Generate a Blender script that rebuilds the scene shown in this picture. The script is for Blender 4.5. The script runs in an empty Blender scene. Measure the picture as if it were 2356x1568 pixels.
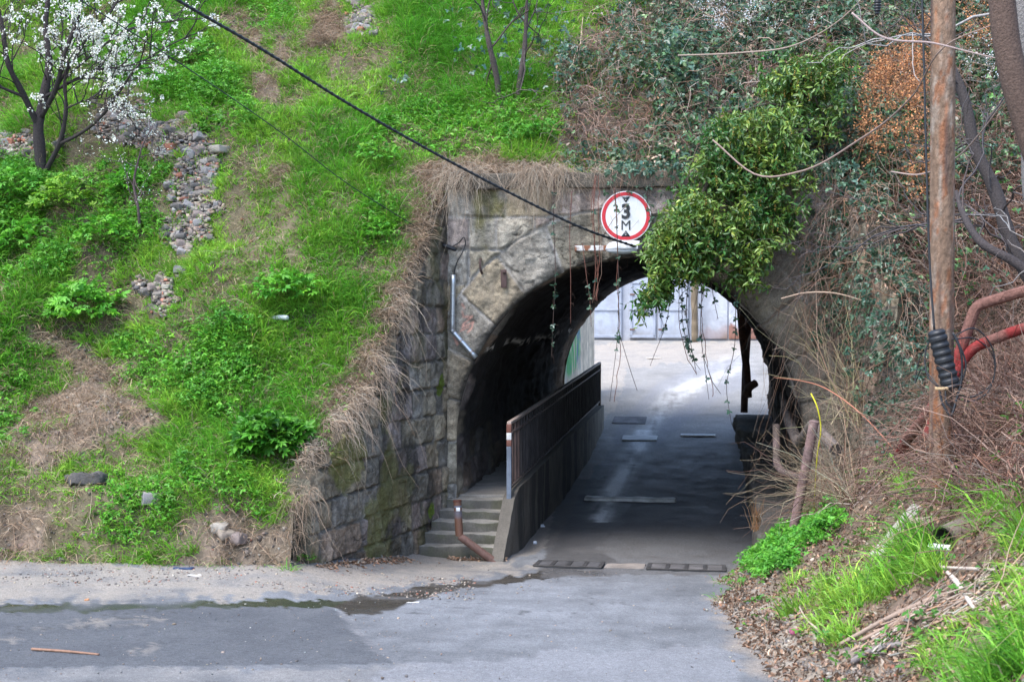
import bpy, math
import numpy as np
from mathutils import Matrix, Vector

rng = np.random.default_rng(7)
sc = bpy.context.scene
COLL = sc.collection

# ---------------------------------------------------------------- camera, sky, sun, exposure
W0, H0 = 2356.0, 1568.0              # pixel frame used for the measurements
F0 = 50.0 / 36.0 * W0
PITCH = math.radians(1.646)
cam = bpy.data.cameras.new("camera")
cam.lens = 50; cam.sensor_width = 36; cam.clip_start = 0.1; cam.clip_end = 2000
cam.dof.use_dof = True; cam.dof.focus_distance = 20.0; cam.dof.aperture_fstop = 4.0
cam_o = bpy.data.objects.new("camera", cam); COLL.objects.link(cam_o)
cam_o.rotation_euler = (math.radians(90) - PITCH, 0, 0)
sc.camera = cam_o

SUN_DIR = Vector((-0.38, -0.38, 0.95)).normalized()
el = math.asin(SUN_DIR.z); az = math.atan2(SUN_DIR.x, SUN_DIR.y)
world = bpy.data.worlds.new("World"); sc.world = world; world.use_nodes = True
nt = world.node_tree
bg = nt.nodes["Background"]
sky = nt.nodes.new("ShaderNodeTexSky"); sky.sky_type = 'NISHITA'; sky.sun_disc = False
sky.sun_elevation = el; sky.sun_rotation = az; sky.air_density = 1.0; sky.dust_density = 1.5; sky.ozone_density = 1.0
nt.links.new(sky.outputs[0], bg.inputs[0]); bg.inputs[1].default_value = 0.15
sun = bpy.data.lights.new("sun", 'SUN'); sun.energy = 1.5; sun.angle = math.radians(30); sun.color = (1.0, 0.97, 0.94)
sun_o = bpy.data.objects.new("sun", sun); COLL.objects.link(sun_o)
sun_o.rotation_euler = (-SUN_DIR).to_track_quat('-Z', 'Y').to_euler()
vs = sc.view_settings
vs.view_transform = 'Standard'; vs.look = 'None'; vs.gamma = 1; vs.use_curve_mapping = False
vs.exposure = 1.72

# ---------------------------------------------------------------- maths helpers
def sst(a, b, x):
    t = np.clip((x - a) / (b - a), 0, 1); return t * t * (3 - 2 * t)

def _h(ix, iy, iz, seed):
    n = (ix.astype(np.int64) * 374761393 + iy.astype(np.int64) * 668265263 + iz.astype(np.int64) * 1440662683 + seed * 974634777) & 0xFFFFFFFF
    n = ((n ^ (n >> 13)) * 1274126177) & 0xFFFFFFFF
    n = ((n ^ (n >> 16)) * 2246822519) & 0xFFFFFFFF
    return ((n ^ (n >> 15)) & 0xFFFFFF) / float(0xFFFFFF)

def hid(i, j=0, seed=0):
    i = np.asarray(i); j = np.asarray(j) + 0 * i
    return _h(i, j, i * 0, seed)

def noise(x, y, z=0.0, seed=0):
    x, y, z = np.broadcast_arrays(np.asarray(x, float), np.asarray(y, float), np.asarray(z, float))
    ix, iy, iz = np.floor(x), np.floor(y), np.floor(z)
    fx, fy, fz = x - ix, y - iy, z - iz
    fx = fx * fx * (3 - 2 * fx); fy = fy * fy * (3 - 2 * fy); fz = fz * fz * (3 - 2 * fz)
    ix, iy, iz = ix.astype(np.int64), iy.astype(np.int64), iz.astype(np.int64)
    r = 0
    for a in (0, 1):
        wa = fx if a else 1 - fx
        for b in (0, 1):
            wb = fy if b else 1 - fy
            for c in (0, 1):
                wc = fz if c else 1 - fz
                r = r + wa * wb * wc * _h(ix + a, iy + b, iz + c, seed)
    return r * 2 - 1

def fbm(x, y, z=0.0, o=4, seed=0, g=0.5):
    r, a, f = 0, 1.0, 1.0
    for i in range(o):
        r = r + a * noise(np.asarray(x) * f + 17.3 * i, np.asarray(y) * f + 5.1 * i, np.asarray(z) * f, seed + i); a *= g; f *= 2.03
    return r

def nrm(v):
    return v / np.maximum(np.linalg.norm(v, axis=-1, keepdims=True), 1e-9)

def mixc(a, b, t):
    t = np.asarray(t)[..., None]; return np.asarray(a) * (1 - t) + np.asarray(b) * t

cP, sP = math.cos(PITCH), math.sin(PITCH)
def ray(px, py):
    a = (np.asarray(px, float) - W0 / 2) / F0; b = (H0 / 2 - np.asarray(py, float)) / F0
    return np.stack([a, cP + b * sP, -sP + b * cP], -1)
def P(px, py, d):
    r = ray(px, py); return r * (d / r[..., 1])[..., None] if np.ndim(d) or np.ndim(px) else r * (d / r[1])
def proj(p):
    p = np.asarray(p); f = p[..., 1] * cP - p[..., 2] * sP; u = p[..., 1] * sP + p[..., 2] * cP
    f = np.where(f < 0.1, 0.1, f)
    return W0 / 2 + F0 * p[..., 0] / f, H0 / 2 - F0 * u / f
def inpoly(px, py, poly):
    poly = np.asarray(poly, float); r = np.zeros(np.shape(px), bool); n = len(poly)
    for i in range(n):
        x1, y1 = poly[i]; x2, y2 = poly[(i + 1) % n]
        if y1 == y2: continue
        c = ((y1 > py) != (y2 > py)) & (px < (x2 - x1) * (py - y1) / (y2 - y1) + x1); r ^= c
    return r
def zone(px, py, polys, warp=14, seed=3, sc_=30.0):
    wx = px + warp * fbm(px / sc_, py / sc_, 0, 3, seed); wy = py + warp * fbm(px / sc_, py / sc_, 7.7, 3, seed + 9)
    r = np.zeros(np.shape(px), bool)
    for q in polys: r |= inpoly(wx, wy, q)
    return r

# tunnel frame: u across, v along the axis
TH = math.radians(8.3); tc, ts = math.cos(TH), math.sin(TH)
OX, OY = 1.62, 19.9
RW = np.array([[tc, ts, 0], [-ts, tc, 0], [0, 0, 1]])   # columns: across, along, up
def TW(u, v, z):
    u, v, z = np.broadcast_arrays(np.asarray(u, float), np.asarray(v, float), np.asarray(z, float))
    return np.stack([OX + u * tc + v * ts, OY - u * ts + v * tc, z], -1)
def UV(X, Y):
    dx, dy = X - OX, Y - OY; return dx * tc - dy * ts, dx * ts + dy * tc
def PV(px, py, v0=0.0):
    d = ray(px, py); t = (v0 + OX * ts + OY * tc) / (d[..., 0] * ts + d[..., 1] * tc); return d * np.asarray(t)[..., None]

# ---------------------------------------------------------------- ground heights
_tv = np.linspace(-30, 60, 1801)
_tz = np.interp(_tv, [-30, -20, -10.3, -1.6, 0.6, 6.0, 10.5, 14, 22, 31, 36, 60], [-0.7, -1.63, -2.63, -3.5, -3.63, -3.66, -3.45, -3.1, -2.25, -1.45, -1.3, -1.3])
_k = np.hanning(41); _k /= _k.sum(); _tz = np.convolve(np.pad(_tz, 20, mode='edge'), _k, 'valid')
def zr(v): return np.interp(v, _tv, _tz)
def road_z(X, Y):
    u, v = UV(X, Y)
    z = zr(v)
    fl = -3.75 + 0.73 * sst(-0.35, -2.8, X)
    fl = fl - 5 * sst(-.6, 1.6, v)
    d = z - fl; k = 0.18
    return fl + 0.5 * (d + np.sqrt(d * d + k * k))
WINGL = np.array([[-2.33, 16.35], [-0.92, 20.27]])
def wing_x(Y): return np.interp(Y, WINGL[:, 1], WINGL[:, 0])
_ey = [0, 15.9, 16.35, 17.3, 18.2, 18.8, 19.7, 20.3, 25, 30, 32, 60]
_ez = [-3.2, -3.1, -2.25, -1.65, -0.95, -0.15, 0.85, 1.62, 5.3, 8.4, 8.8, 8.8]
def emain(X, Y):
    u, v = UV(X, Y)
    yy = Y + 0.55 * sst(-3, -7, X) * fbm(X * .45, Y * .6, 0, 3, 11) - 0.25 * sst(-4, -7, X)
    z = np.interp(yy, _ey, _ez)
    z = z + sst(16.2, 17.2, Y) * (0.16 * fbm(X * .9, Y * .9, 0, 4, 21) * sst(20.4, 21.4, Y) + 0.16 * fbm(X * 1.1, Y * 1.3, 0, 4, 23) * sst(-1.2, -3.2, X + (19 - Y) * .4))
    back = 8.8 - 0.8 * np.maximum(v - 9.5, 0)
    return np.minimum(z, back)
_fy = [-40, 0, 9.8, 12, 14.1, 17.2, 18.6, 19.6, 21]
_fx = [2.0, 1.85, 1.98, 2.02, 2.15, 2.7, 3.15, 3.5, 3.6]
def foot_x(Y): return np.interp(Y, _fy, _fx) + 0.10 * fbm(Y * 1.3, 0 * Y, 0, 3, 31)
def bank(X, Y):
    e = X - foot_x(Y)
    r = np.interp(e, [-1, 0, .25, 1.0, 2.4, 5, 9, 30], [-.3, 0, .13, .62, 1.75, 3.3, 4.6, 6])
    return road_z(X, Y) + r + sst(.1, .8, e) * 0.13 * fbm(X * 1.1, Y * 1.1, 0, 4, 41)
WINGR = np.array([[4.98, 16.7], [4.50, 19.5]])
def wingr_x(Y): return np.interp(Y, WINGR[:, 1], WINGR[:, 0])
def hill(X, Y):
    u, v = UV(X, Y)
    b = bank(X, Y); e = emain(X, Y)
    right = (X > wingr_x(Y)) | (v > 0.12)
    m = np.where(right, np.where(X > 3.0, np.maximum(b * (v < 1.5) - 99 * (v >= 1.5), e), e), b)
    return np.where((X < 1.2) & (v < 0.12), e, m)
def hill_mask(X, Y):
    u, v = UV(X, Y)
    left = (X < wing_x(Y) - 0.12) & (Y > 15.7) & (Y < 20.4)
    top = (v > 0.2) | ((X < -.95) & (Y > 20.2))
    rgt = (X > foot_x(Y) - .12) & (v < 0.25)
    return left | top | rgt
def gz(X, Y):
    r = road_z(X, Y); return np.where(hill_mask(X, Y), np.maximum(hill(X, Y), np.where(X > 1.2, r, -9)), r)
def hit(px, py, d0=8.5, d1=30.0):
    d = np.linspace(d0, d1, 2600); p = P(np.full_like(d, px), np.full_like(d, py), d)
    g = gz(p[:, 0], p[:, 1]); k = np.argmax(g >= p[:, 2]); return p[k]
def hit_road(px, py, d0=14.0, d1=60.0):
    d = np.linspace(d0, d1, 3000); p = P(np.full_like(d, px), np.full_like(d, py), d)
    k = np.argmax(road_z(p[:, 0], p[:, 1]) >= p[:, 2]); return p[k]
def normal(X, Y, e=0.06):
    return nrm(np.stack([-(hill(X + e, Y) - hill(X - e, Y)) / (2 * e), -(hill(X, Y + e) - hill(X, Y - e)) / (2 * e), np.ones_like(X)], -1))

# ---------------------------------------------------------------- mesh builder
class B:
    def __init__(s): s.V = []; s.C = []; s.F = []; s.n = 0
    def add(s, V, faces, col=(.5, .5, .5), a=0.0):
        V = np.asarray(V, float).reshape(-1, 3)
        c = np.empty((len(V), 4)); c[:, :3] = col; c[:, 3] = a
        for f in faces:
            if len(f): s.F.append(np.asarray(f, np.int64) + s.n)
        s.V.append(V); s.C.append(c); s.n += len(V); return s
    def grid(s, G, col=(.5, .5, .5), a=0.0, keep=None, flip=False):
        n, m = G.shape[:2]; i = np.arange(n * m).reshape(n, m)
        q = np.stack([i[:-1, :-1], i[1:, :-1], i[1:, 1:], i[:-1, 1:]], -1)
        if flip: q = q[..., ::-1]
        q = q.reshape(-1, 4)
        if keep is not None: q = q[keep.reshape(-1)]
        c = np.asarray(col); c = c.reshape(-1, 3) if c.ndim == 3 else c
        a = np.asarray(a); a = a.reshape(-1) if a.ndim else a
        return s.add(G.reshape(-1, 3), [q], c, a)
    def tubes(s, Pt, R, n=4, col=(.2, .15, .1), cap=False):
        Pt = np.asarray(Pt, float)
        if Pt.ndim == 2: Pt = Pt[None]
        M, S = Pt.shape[:2]; R = np.broadcast_to(np.asarray(R, float), (M, S)) if np.ndim(R) != 1 or np.shape(R)[0] == S else np.broadcast_to(np.asarray(R)[:, None], (M, S))
        T = np.gradient(Pt, axis=1); T = nrm(T)
        mt = np.abs(T).mean(1); ref = np.eye(3)[np.argmin(mt, 1)][:, None, :]
        A = nrm(np.cross(T, ref)); Bv = np.cross(T, A)
        ang = np.arange(n) * 2 * np.pi / n
        V = Pt[:, :, None] + R[:, :, None, None] * (A[:, :, None] * np.cos(ang)[:, None] + Bv[:, :, None] * np.sin(ang)[:, None])
        i = np.arange(M * S * n).reshape(M, S, n); j = np.roll(i, -1, 2)
        q = np.stack([i[:, :-1], j[:, :-1], j[:, 1:], i[:, 1:]], -1).reshape(-1, 4)
        F = [q]
        if cap: F += [i[:, 0, ::-1], i[:, -1]]
        c = np.asarray(col, float)
        if c.ndim == 2 and len(c) == M: c = np.repeat(c, S * n, 0)
        elif c.ndim == 2 and len(c) == S: c = np.repeat(c, n, 0)
        return s.add(V, F, c)
    def rbox(s, c, h, R=None, bev=0.01, seg=(2, 2, 2), amp=0.0, fs=6.0, col=(.4, .4, .4), seed=0, cvar=0.0):
        h = np.asarray(h, float); R = np.eye(3) if R is None else R
        bev = min(bev, h.min() * .95)
        def ax(k):
            x = np.linspace(-h[k] + bev, h[k] - bev, seg[k] + 1)
            e = np.array([0, .35, 1]) * bev
            return np.concatenate([-h[k] + e[:-1], x, (h[k] - e[:-1])[::-1]])
        for k in range(3):
            a, b = ax((k + 1) % 3), ax((k + 2) % 3)
            for sg in (-1, 1):
                A_, B_ = np.meshgrid(a, b, indexing='ij'); p = np.zeros(A_.shape + (3,))
                p[..., k] = sg * h[k]; p[..., (k + 1) % 3] = A_; p[..., (k + 2) % 3] = B_
                inn = np.clip(p, -(h - bev), h - bev); d = p - inn
                p = inn + bev * nrm(d)
                w = p @ R.T + np.asarray(c)
                if amp:
                    o = np.stack([fbm(w[..., 0] * fs, w[..., 1] * fs, w[..., 2] * fs, 3, seed + q) for q in (1, 2, 3)], -1); w = w + amp * o
                cc = np.asarray(col, float)
                if cvar: cc = cc * (1 + cvar * fbm(w[..., 0] * 5, w[..., 1] * 5, w[..., 2] * 5, 4, seed + 5))[..., None]
                s.grid(w, cc if cvar else col, flip=(sg < 0))
        return s
    def build(s, name, mat, parent=None, base=None, smooth=False):
        V = np.concatenate(s.V); C = np.concatenate(s.C)
        if parent is not None:
            top = parent
            while top.parent is not None: top = top.parent
            off = np.array(top.location)
        else:
            off = np.asarray(base if base is not None else [V[:, 0].mean(), V[:, 1].mean(), V[:, 2].min()], float)
        me = bpy.data.meshes.new(name)
        me.vertices.add(len(V)); me.vertices.foreach_set("co", (V - off).astype(np.float32).ravel())
        L = np.concatenate([f.ravel() for f in s.F]); T = np.concatenate([np.full(len(f), f.shape[1]) for f in s.F])
        me.loops.add(len(L)); me.loops.foreach_set("vertex_index", L.astype(np.int32))
        me.polygons.add(len(T)); st = np.concatenate([[0], np.cumsum(T)[:-1]])
        me.polygons.foreach_set("loop_start", st.astype(np.int32)); me.polygons.foreach_set("loop_total", T.astype(np.int32))
        if smooth: me.polygons.foreach_set("use_smooth", np.ones(len(T), bool))
        at = me.color_attributes.new("Col", 'FLOAT_COLOR', 'POINT'); at.data.foreach_set("color", np.clip(C, 0, 1).astype(np.float32).ravel())
        me.update(calc_edges=True)
        me.materials.append(mat)
        o = bpy.data.objects.new(name, me); COLL.objects.link(o)
        if parent is not None: o.parent = parent
        else: o.location = off
        return o

def tag(o, label=None, cat=None, group=None, kind=None):
    if label: o["label"] = label
    if cat: o["category"] = cat
    if group: o["group"] = group
    if kind: o["kind"] = kind
    return o
def thing(name, label, cat, loc, group=None):
    o = bpy.data.objects.new(name, None); COLL.objects.link(o); o.location = tuple(float(x) for x in loc); o.empty_display_size = .2
    return tag(o, label, cat, group)

# ---------------------------------------------------------------- materials
def M(name, rough=.8, ns=40.0, na=.25, bump=0.0, bs=40.0, spec=.4, transl=0.0, wet=False, metal=0.0, col=None, stretch=None, na2=0.0, ns2=4.0):
    m = bpy.data.materials.new(name); m.use_nodes = True; n = m.node_tree.nodes; l = m.node_tree.links
    b = n["Principled BSDF"]; out = n["Material Output"]
    if col is None:
        a = n.new("ShaderNodeAttribute"); a.attribute_name = "Col"; src = a.outputs["Color"]
    else:
        a = n.new("ShaderNodeRGB"); a.outputs[0].default_value = (*col, 1); src = a.outputs[0]
    tcn = n.new("ShaderNodeTexCoord"); vec = tcn.outputs["Object"]
    if stretch:
        mp = n.new("ShaderNodeMapping"); mp.inputs["Scale"].default_value = stretch; l.new(vec, mp.inputs[0]); vec = mp.outputs[0]
    def vary(src, scale, amt):
        t = n.new("ShaderNodeTexNoise"); t.inputs["Scale"].default_value = scale; t.inputs["Detail"].default_value = 4; t.inputs["Roughness"].default_value = .65
        l.new(vec, t.inputs["Vector"])
        r = n.new("ShaderNodeMapRange"); r.inputs[1].default_value = .25; r.inputs[2].default_value = .75; r.inputs[3].default_value = 1 - amt; r.inputs[4].default_value = 1 + amt
        l.new(t.outputs[0], r.inputs[0])
        x = n.new("ShaderNodeVectorMath"); x.operation = 'SCALE'; l.new(src, x.inputs[0]); l.new(r.outputs[0], x.inputs["Scale"]); return x.outputs[0]
    if na: src = vary(src, ns, na)
    if na2: src = vary(src, ns2, na2)
    l.new(src, b.inputs["Base Color"])
    b.inputs["Roughness"].default_value = rough; b.inputs["Specular IOR Level"].default_value = spec; b.inputs["Metallic"].default_value = metal
    if wet:
        r = n.new("ShaderNodeMapRange"); r.inputs[3].default_value = rough; r.inputs[4].default_value = .12; l.new(a.outputs["Alpha"], r.inputs[0]); l.new(r.outputs[0], b.inputs["Roughness"])
    if bump:
        t = n.new("ShaderNodeTexNoise"); t.inputs["Scale"].default_value = bs; t.inputs["Detail"].default_value = 6; l.new(vec, t.inputs["Vector"])
        bp = n.new("ShaderNodeBump"); bp.inputs["Strength"].default_value = bump; bp.inputs["Distance"].default_value = .02; l.new(t.outputs[0], bp.inputs["Height"]); l.new(bp.outputs[0], b.inputs["Normal"])
    if transl:
        tr = n.new("ShaderNodeBsdfTranslucent"); l.new(src, tr.inputs[0]); mx = n.new("ShaderNodeMixShader"); mx.inputs[0].default_value = transl
        l.new(b.outputs[0], mx.inputs[1]); l.new(tr.outputs[0], mx.inputs[2]); l.new(mx.outputs[0], out.inputs[0])
    return m
mSTONE = M("weathered_stone", .9, 60, .42, 1.0, 60, .25, na2=.25, ns2=14)
mVAULT = M("sooty_vault_stone", .92, 40, .3, .5, 50, .2)
mROAD = M("road_surface", .88, 90, .55, .7, 110, .25, wet=True, na2=.26, ns2=24)
mSOIL = M("soil", .95, 35, .35, .8, 30, .2)
mCONC = M("old_concrete", .9, 45, .22, .4, 80, .25, na2=.15, ns2=6)
mGRASS = M("grass_blades", .5, 8, .12, spec=.35, transl=.35)
mDRY = M("dry_grass", .8, 12, .15, spec=.2, transl=.15)
mLEAF = M("soft_leaves", .5, 14, .14, spec=.4, transl=.35)
mGLOSSY = M("glossy_leaves", .36, 14, .18, spec=.5, transl=.18)
mTWIG = M("twigs", .85, 60, .25, spec=.2)
mBARK = M("bark", .9, 45, .35, .6, 60, .2)
mROCK = M("rock", .88, 30, .25, .5, 40, .25)
mPETAL = M("petals", .7, 20, .06, spec=.2, transl=.3)
mRUST = M("rusty_steel", .65, 22, .32, .35, 60, .35, na2=.25, ns2=5, stretch=(1, 1, .35))
mFLAKE = M("flaking_rust", .93, 26, .42, .8, 45, .12, na2=.3, ns2=7, stretch=(1, 1, .5))
mDULL = M("dull_pipe_paint", .92, 24, .38, .6, 40, .12, na2=.25, ns2=8)
mPAINT = M("worn_paint", .55, 25, .14, .15, 60, .4)
mGALV = M("galvanised_steel", .38, 30, .14, spec=.5, metal=.75)
mBLACK = M("black_rubber", .45, 30, .2, spec=.45, col=(.018, .02, .024))
mSIGN = M("sign_face", .45, 14, .07, spec=.4)
mGLASS = M("lamp_cover", .25, 14, .05, spec=.5)
mWOOD = M("weathered_wood", .85, 18, .3, .4, 30, .2, stretch=(1, 1, .15))
mDOOR = M("painted_doors", .7, 9, .10, .15, 20, .3, na2=.08, ns2=2.0)
mLITTER = M("litter", .6, 20, .1, spec=.3)

# ---------------------------------------------------------------- what grows where
Z_RUB = [[(235, 235), (300, 235), (390, 275), (470, 312), (520, 345), (500, 368), (430, 366), (340, 345), (270, 320), (220, 300)],
         [(-200, 310), (80, 310), (130, 340), (100, 380), (60, 360), (-200, 345)],
         [(400, 425), (470, 405), (510, 415), (490, 470), (470, 550), (445, 585), (395, 580), (375, 540), (390, 480)],
         [(430, 360), (520, 362), (500, 415), (405, 428)], [(335, 640), (400, 630), (405, 700), (335, 720)], [(800, 20), (860, 20), (855, 75), (790, 85)]]
Z_DIRT = [[(470, 40), (560, 15), (600, 70), (585, 160), (640, 200), (650, 280), (612, 290), (590, 230), (565, 120), (520, 70)],
          [(630, 80), (675, 95), (660, 150), (640, 170)],
          [(50, 735), (190, 795), (310, 850), (240, 895), (380, 945), (385, 1000), (240, 1000), (220, 1050), (60, 1095), (20, 1010), (90, 910), (190, 865), (70, 790)],
          [(-300, 1150), (110, 1170), (110, 1250), (60, 1290), (-300, 1290)],
          [(430, 1200), (520, 1160), (560, 1200), (640, 1215), (700, 1170), (735, 1310), (420, 1320)],
          [(660, 1130), (730, 1050), (740, 1310), (690, 1300)], [(-200, 1275), (100, 1290), (420, 1320), (420, 1345), (-200, 1320)]]
Z_DRYG = [[(950, 470), (1020, 420), (1030, 560), (960, 690), (900, 800), (880, 930), (800, 1010), (730, 1060), (715, 1030), (760, 930), (840, 800), (910, 620)],
          [(930, 385), (1290, 365), (1290, 420), (960, 440)], [(580, 400), (680, 388), (670, 425), (590, 425)],
          [(720, 40), (800, 10), (760, 110), (700, 110)]]
Z_CLOV = [[(260, 100), (480, 100), (580, 200), (560, 320), (480, 310), (380, 240), (270, 190)],
          [(-300, 400), (180, 390), (400, 370), (380, 480), (360, 560), (200, 640), (-300, 700)],
          [(280, 760), (560, 740), (620, 880), (520, 1000), (380, 900), (260, 870)],
          [(-300, 850), (60, 900), (50, 1010), (-300, 1050)], [(380, 1080), (560, 1090), (640, 1215), (480, 1170)],
          [(200, 1120), (400, 1090), (430, 1230), (240, 1250)], [(880, 270), (1270, 235), (1285, 345), (1000, 350), (870, 340)],
          [(830, 490), (920, 480), (910, 560), (830, 590)], [(560, 20), (670, 0), (650, 60), (570, 90)]]
Z_BRAM = [[(1250, 150), (1420, 20), (1900, -200), (2700, -200), (2700, 300), (2100, 470), (2130, 600), (1960, 660), (1850, 720), (1860, 520), (1700, 430), (1300, 425), (1290, 260)]]
Z_IVYB = [[(1715, 1300), (1735, 1200), (1850, 1185), (1965, 1200), (1930, 1245), (1830, 1305), (1740, 1335)]]
Z_RGRS = [[(1800, 1400), (1850, 1300), (1960, 1280), (2060, 1225), (2150, 1225), (2165, 1340), (2060, 1420), (1950, 1490), (1830, 1450)],
          [(2110, 1600), (2150, 1480), (2250, 1395), (2356, 1330), (2500, 1330), (2500, 1700), (2110, 1700)],
          [(2100, 1120), (2230, 1120), (2260, 1160), (2120, 1180)], [(2250, 1190), (2400, 1180), (2400, 1290), (2260, 1290)]]

# ---------------------------------------------------------------- ground sheets
gs = np.array([-150., 150.]); G = np.zeros((2, 2, 3)); G[..., 0], G[..., 1] = np.meshgrid(gs, gs, indexing='ij'); G[..., 2] = -4.6
tag(B().grid(G, (.2, .17, .13), flip=True).build("ground", mSOIL), kind="structure")

us = np.concatenate([np.linspace(-26, -9, 40)[:-1], np.arange(-9, 4.6, .05), np.linspace(4.7, 16, 40)])
vv = np.concatenate([np.linspace(-34, -14, 60)[:-1], np.arange(-14, 3, .045), np.arange(3, 16, .09), np.linspace(16, 36, 160)])
U, V_ = np.meshgrid(us, vv, indexing='ij'); X, Y = OX + U * tc + V_ * ts, OY - U * ts + V_ * tc
Z = road_z(X, Y); Z = Z + .010 * fbm(X * 1.2, Y * 1.2, 0, 3, 51) + .004 * fbm(X * 9, Y * 9, 0, 3, 52)
pts = np.stack([X, Y, Z], -1); px, py = proj(pts)
n1 = fbm(X * .5, Y * .5, 0, 5, 61); n2 = fbm(X * 3, Y * 3, 0, 4, 62); n3 = fbm(U * 6, V_ * .6, 0, 4, 63)
col = np.broadcast_to(np.array([.160, .167, .178]), X.shape + (3,)) * (1 + .16 * n1 + .15 * n2 + .10 * n3)[..., None]
wet = np.zeros_like(X)
def paint(polys, c, warp=10, sc_=30, amt=1.0, mod=None, seed=3):
    global col
    m = zone(px, py, polys, warp, seed, sc_).astype(float) * amt
    if mod is not None: m = m * mod
    col = mixc(col, np.asarray(c), np.clip(m, 0, 1)); return m
paint([[(-400, 1388), (740, 1388), (800, 1420), (850, 1470), (905, 1524), (-400, 1540)]], (.088, .093, .103), 3, 30, .85, 1 + .3 * n2 + .2 * n3)
paint([[(-400, 1542), (860, 1532), (1100, 1545), (800, 1700), (-400, 1700)]], (.215, .21, .205), 16, 30, .6, 1 + .6 * n2)
paint([[(60, 1432), (360, 1420), (380, 1432), (240, 1440), (90, 1446)], [(-60, 1470), (50, 1462), (40, 1480)], [(290, 1500), (370, 1478), (350, 1510)]], (.26, .235, .205), 12, 9, .7, .5 + 1.0 * n2)
paint([[(860, 1500), (900, 1522), (870, 1490), (800, 1412), (770, 1395), (790, 1425)]], (.22, .22, .225), 5, 14, .55, .7 + .8 * n2)
paint([[(900, 1540), (1500, 1480), (1700, 1500), (1700, 1700), (700, 1700)]], (.225, .23, .245), 20, 60, .6)
tan = paint([[(-400, 1270), (420, 1300), (700, 1290), (960, 1262), (1170, 1292), (1260, 1306), (1180, 1322), (1000, 1340), (780, 1362), (400, 1378), (-400, 1383)]], (.265, .24, .21), 16, 22, .9, 1 + .5 * n2 + .3 * n1)
paint([[(1210, 1280), (1165, 1295), (1390, 990), (1420, 1000), (1330, 1140), (1280, 1250)]], (.27, .245, .215), 8, 30, .8)
w1 = paint([[(-400, 1393), (0, 1392), (420, 1384), (740, 1378), (820, 1384), (850, 1398), (760, 1397), (600, 1396), (380, 1400), (0, 1408), (-400, 1410)]], (.035, .042, .022), 7, 22, .9, np.clip(.75 + .9 * n1 + .4 * n2, 0, 1.1))
w2 = paint([[(770, 1398), (800, 1376), (1000, 1345), (1230, 1318), (1245, 1300), (1262, 1300), (1420, 1318), (1240, 1330), (1130, 1345), (1010, 1362), (960, 1380), (870, 1412), (800, 1414)]], (.052, .045, .036), 7, 26, .95, 1.15 + .4 * n2)
w3 = paint([[(1240, 1300), (1300, 1210), (1380, 1110), (1440, 1050), (1480, 1060), (1450, 1150), (1420, 1215), (1372, 1262), (1425, 1292)]], (.035, .034, .034), 7, 30, .92)
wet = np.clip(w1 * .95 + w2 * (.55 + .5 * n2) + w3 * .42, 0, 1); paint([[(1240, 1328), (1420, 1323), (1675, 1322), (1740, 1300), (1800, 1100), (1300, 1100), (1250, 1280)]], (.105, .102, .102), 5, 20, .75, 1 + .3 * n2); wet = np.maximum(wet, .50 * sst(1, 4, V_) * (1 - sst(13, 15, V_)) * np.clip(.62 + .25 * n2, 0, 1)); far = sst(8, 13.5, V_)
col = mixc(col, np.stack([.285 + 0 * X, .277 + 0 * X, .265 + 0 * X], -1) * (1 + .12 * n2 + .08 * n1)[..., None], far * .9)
paint([[(1365, 790), (1720, 786), (1720, 830), (1560, 832), (1440, 850), (1420, 930), (1375, 1000), (1360, 900)]], (.36, .325, .285), 9, 20, .75, 1 + .4 * n2)
trk = [(1380, 1195), (1402, 1140), (1440, 1080), (1490, 985), (1545, 915), (1625, 868), (1700, 838)]
tr2 = [(1540, 1040), (1590, 985), (1640, 930), (1700, 885)]
def near_line(line, wpx):
    d = np.full(X.shape, 1e9); tw = np.ones(X.shape)
    for (x1, y1), (x2, y2) in zip(line[:-1], line[1:]):
        t = np.clip(((px - x1) * (x2 - x1) + (py - y1) * (y2 - y1)) / ((x2 - x1) ** 2 + (y2 - y1) ** 2), 0, 1)
        d = np.minimum(d, np.hypot(px - x1 - t * (x2 - x1), (py - y1 - t * (y2 - y1))))
    return np.exp(-(d / wpx) ** 2)
infr = (V_ > 4) & (V_ < 30)
col = mixc(col, (.56, .56, .56), np.clip(near_line(trk, 22) * infr * (.6 + .6 * n3 + .3 * n2) * (py < 1140), 0, .8)); TRK = np.clip(near_line(trk, 20) * (V_ > 2) * (V_ < 14) * (.7 + .6 * n3 + .4 * n2) * (py < 1200), 0, .95)  # pale dust trail; inside the tunnel its colour also holds reflected sky light
col = mixc(col, (.25, .255, .275), np.clip((near_line([(1500, 1020), (1560, 965), (1640, 905), (1720, 868)], 17)) * infr * (py > 840), 0, .7))
col = mixc(col, (.24, .245, .265), np.clip(near_line([(1420, 1010), (1450, 960), (1520, 890), (1600, 858), (1700, 832)], 11) * infr, 0, .6))
tun_shade = sst(.2, 3.2, V_) * (1 - sst(6.5, 11.0, V_)); col = mixc(col, col * np.array([.74, .74, .76]), tun_shade); col = mixc(col, (.74, .74, .74), TRK); wet = np.maximum(wet, .6 * TRK)  # tunnel shade put into the road colour, easing off toward the far mouth
edge = np.clip(1 - np.abs(X - foot_x(Y)) / .28, 0, 1) * (V_ < 0); col = mixc(col, (.28, .235, .19), np.clip(edge * 1.2 + .5 * n2 * (edge > 0), 0, 1) * .8)
crk = np.abs(fbm(X * .9 + 3, Y * .9, 0, 4, 71)); col = mixc(col, (.05, .05, .05), (crk < .014) * (noise(X * .4, Y * .4, 0, 72) > .0) * (V_ < -1) * .6)
tag(B().grid(pts, col, wet, flip=True).build("road", mROAD, base=(OX, OY, -3), smooth=True), kind="structure")

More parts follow.
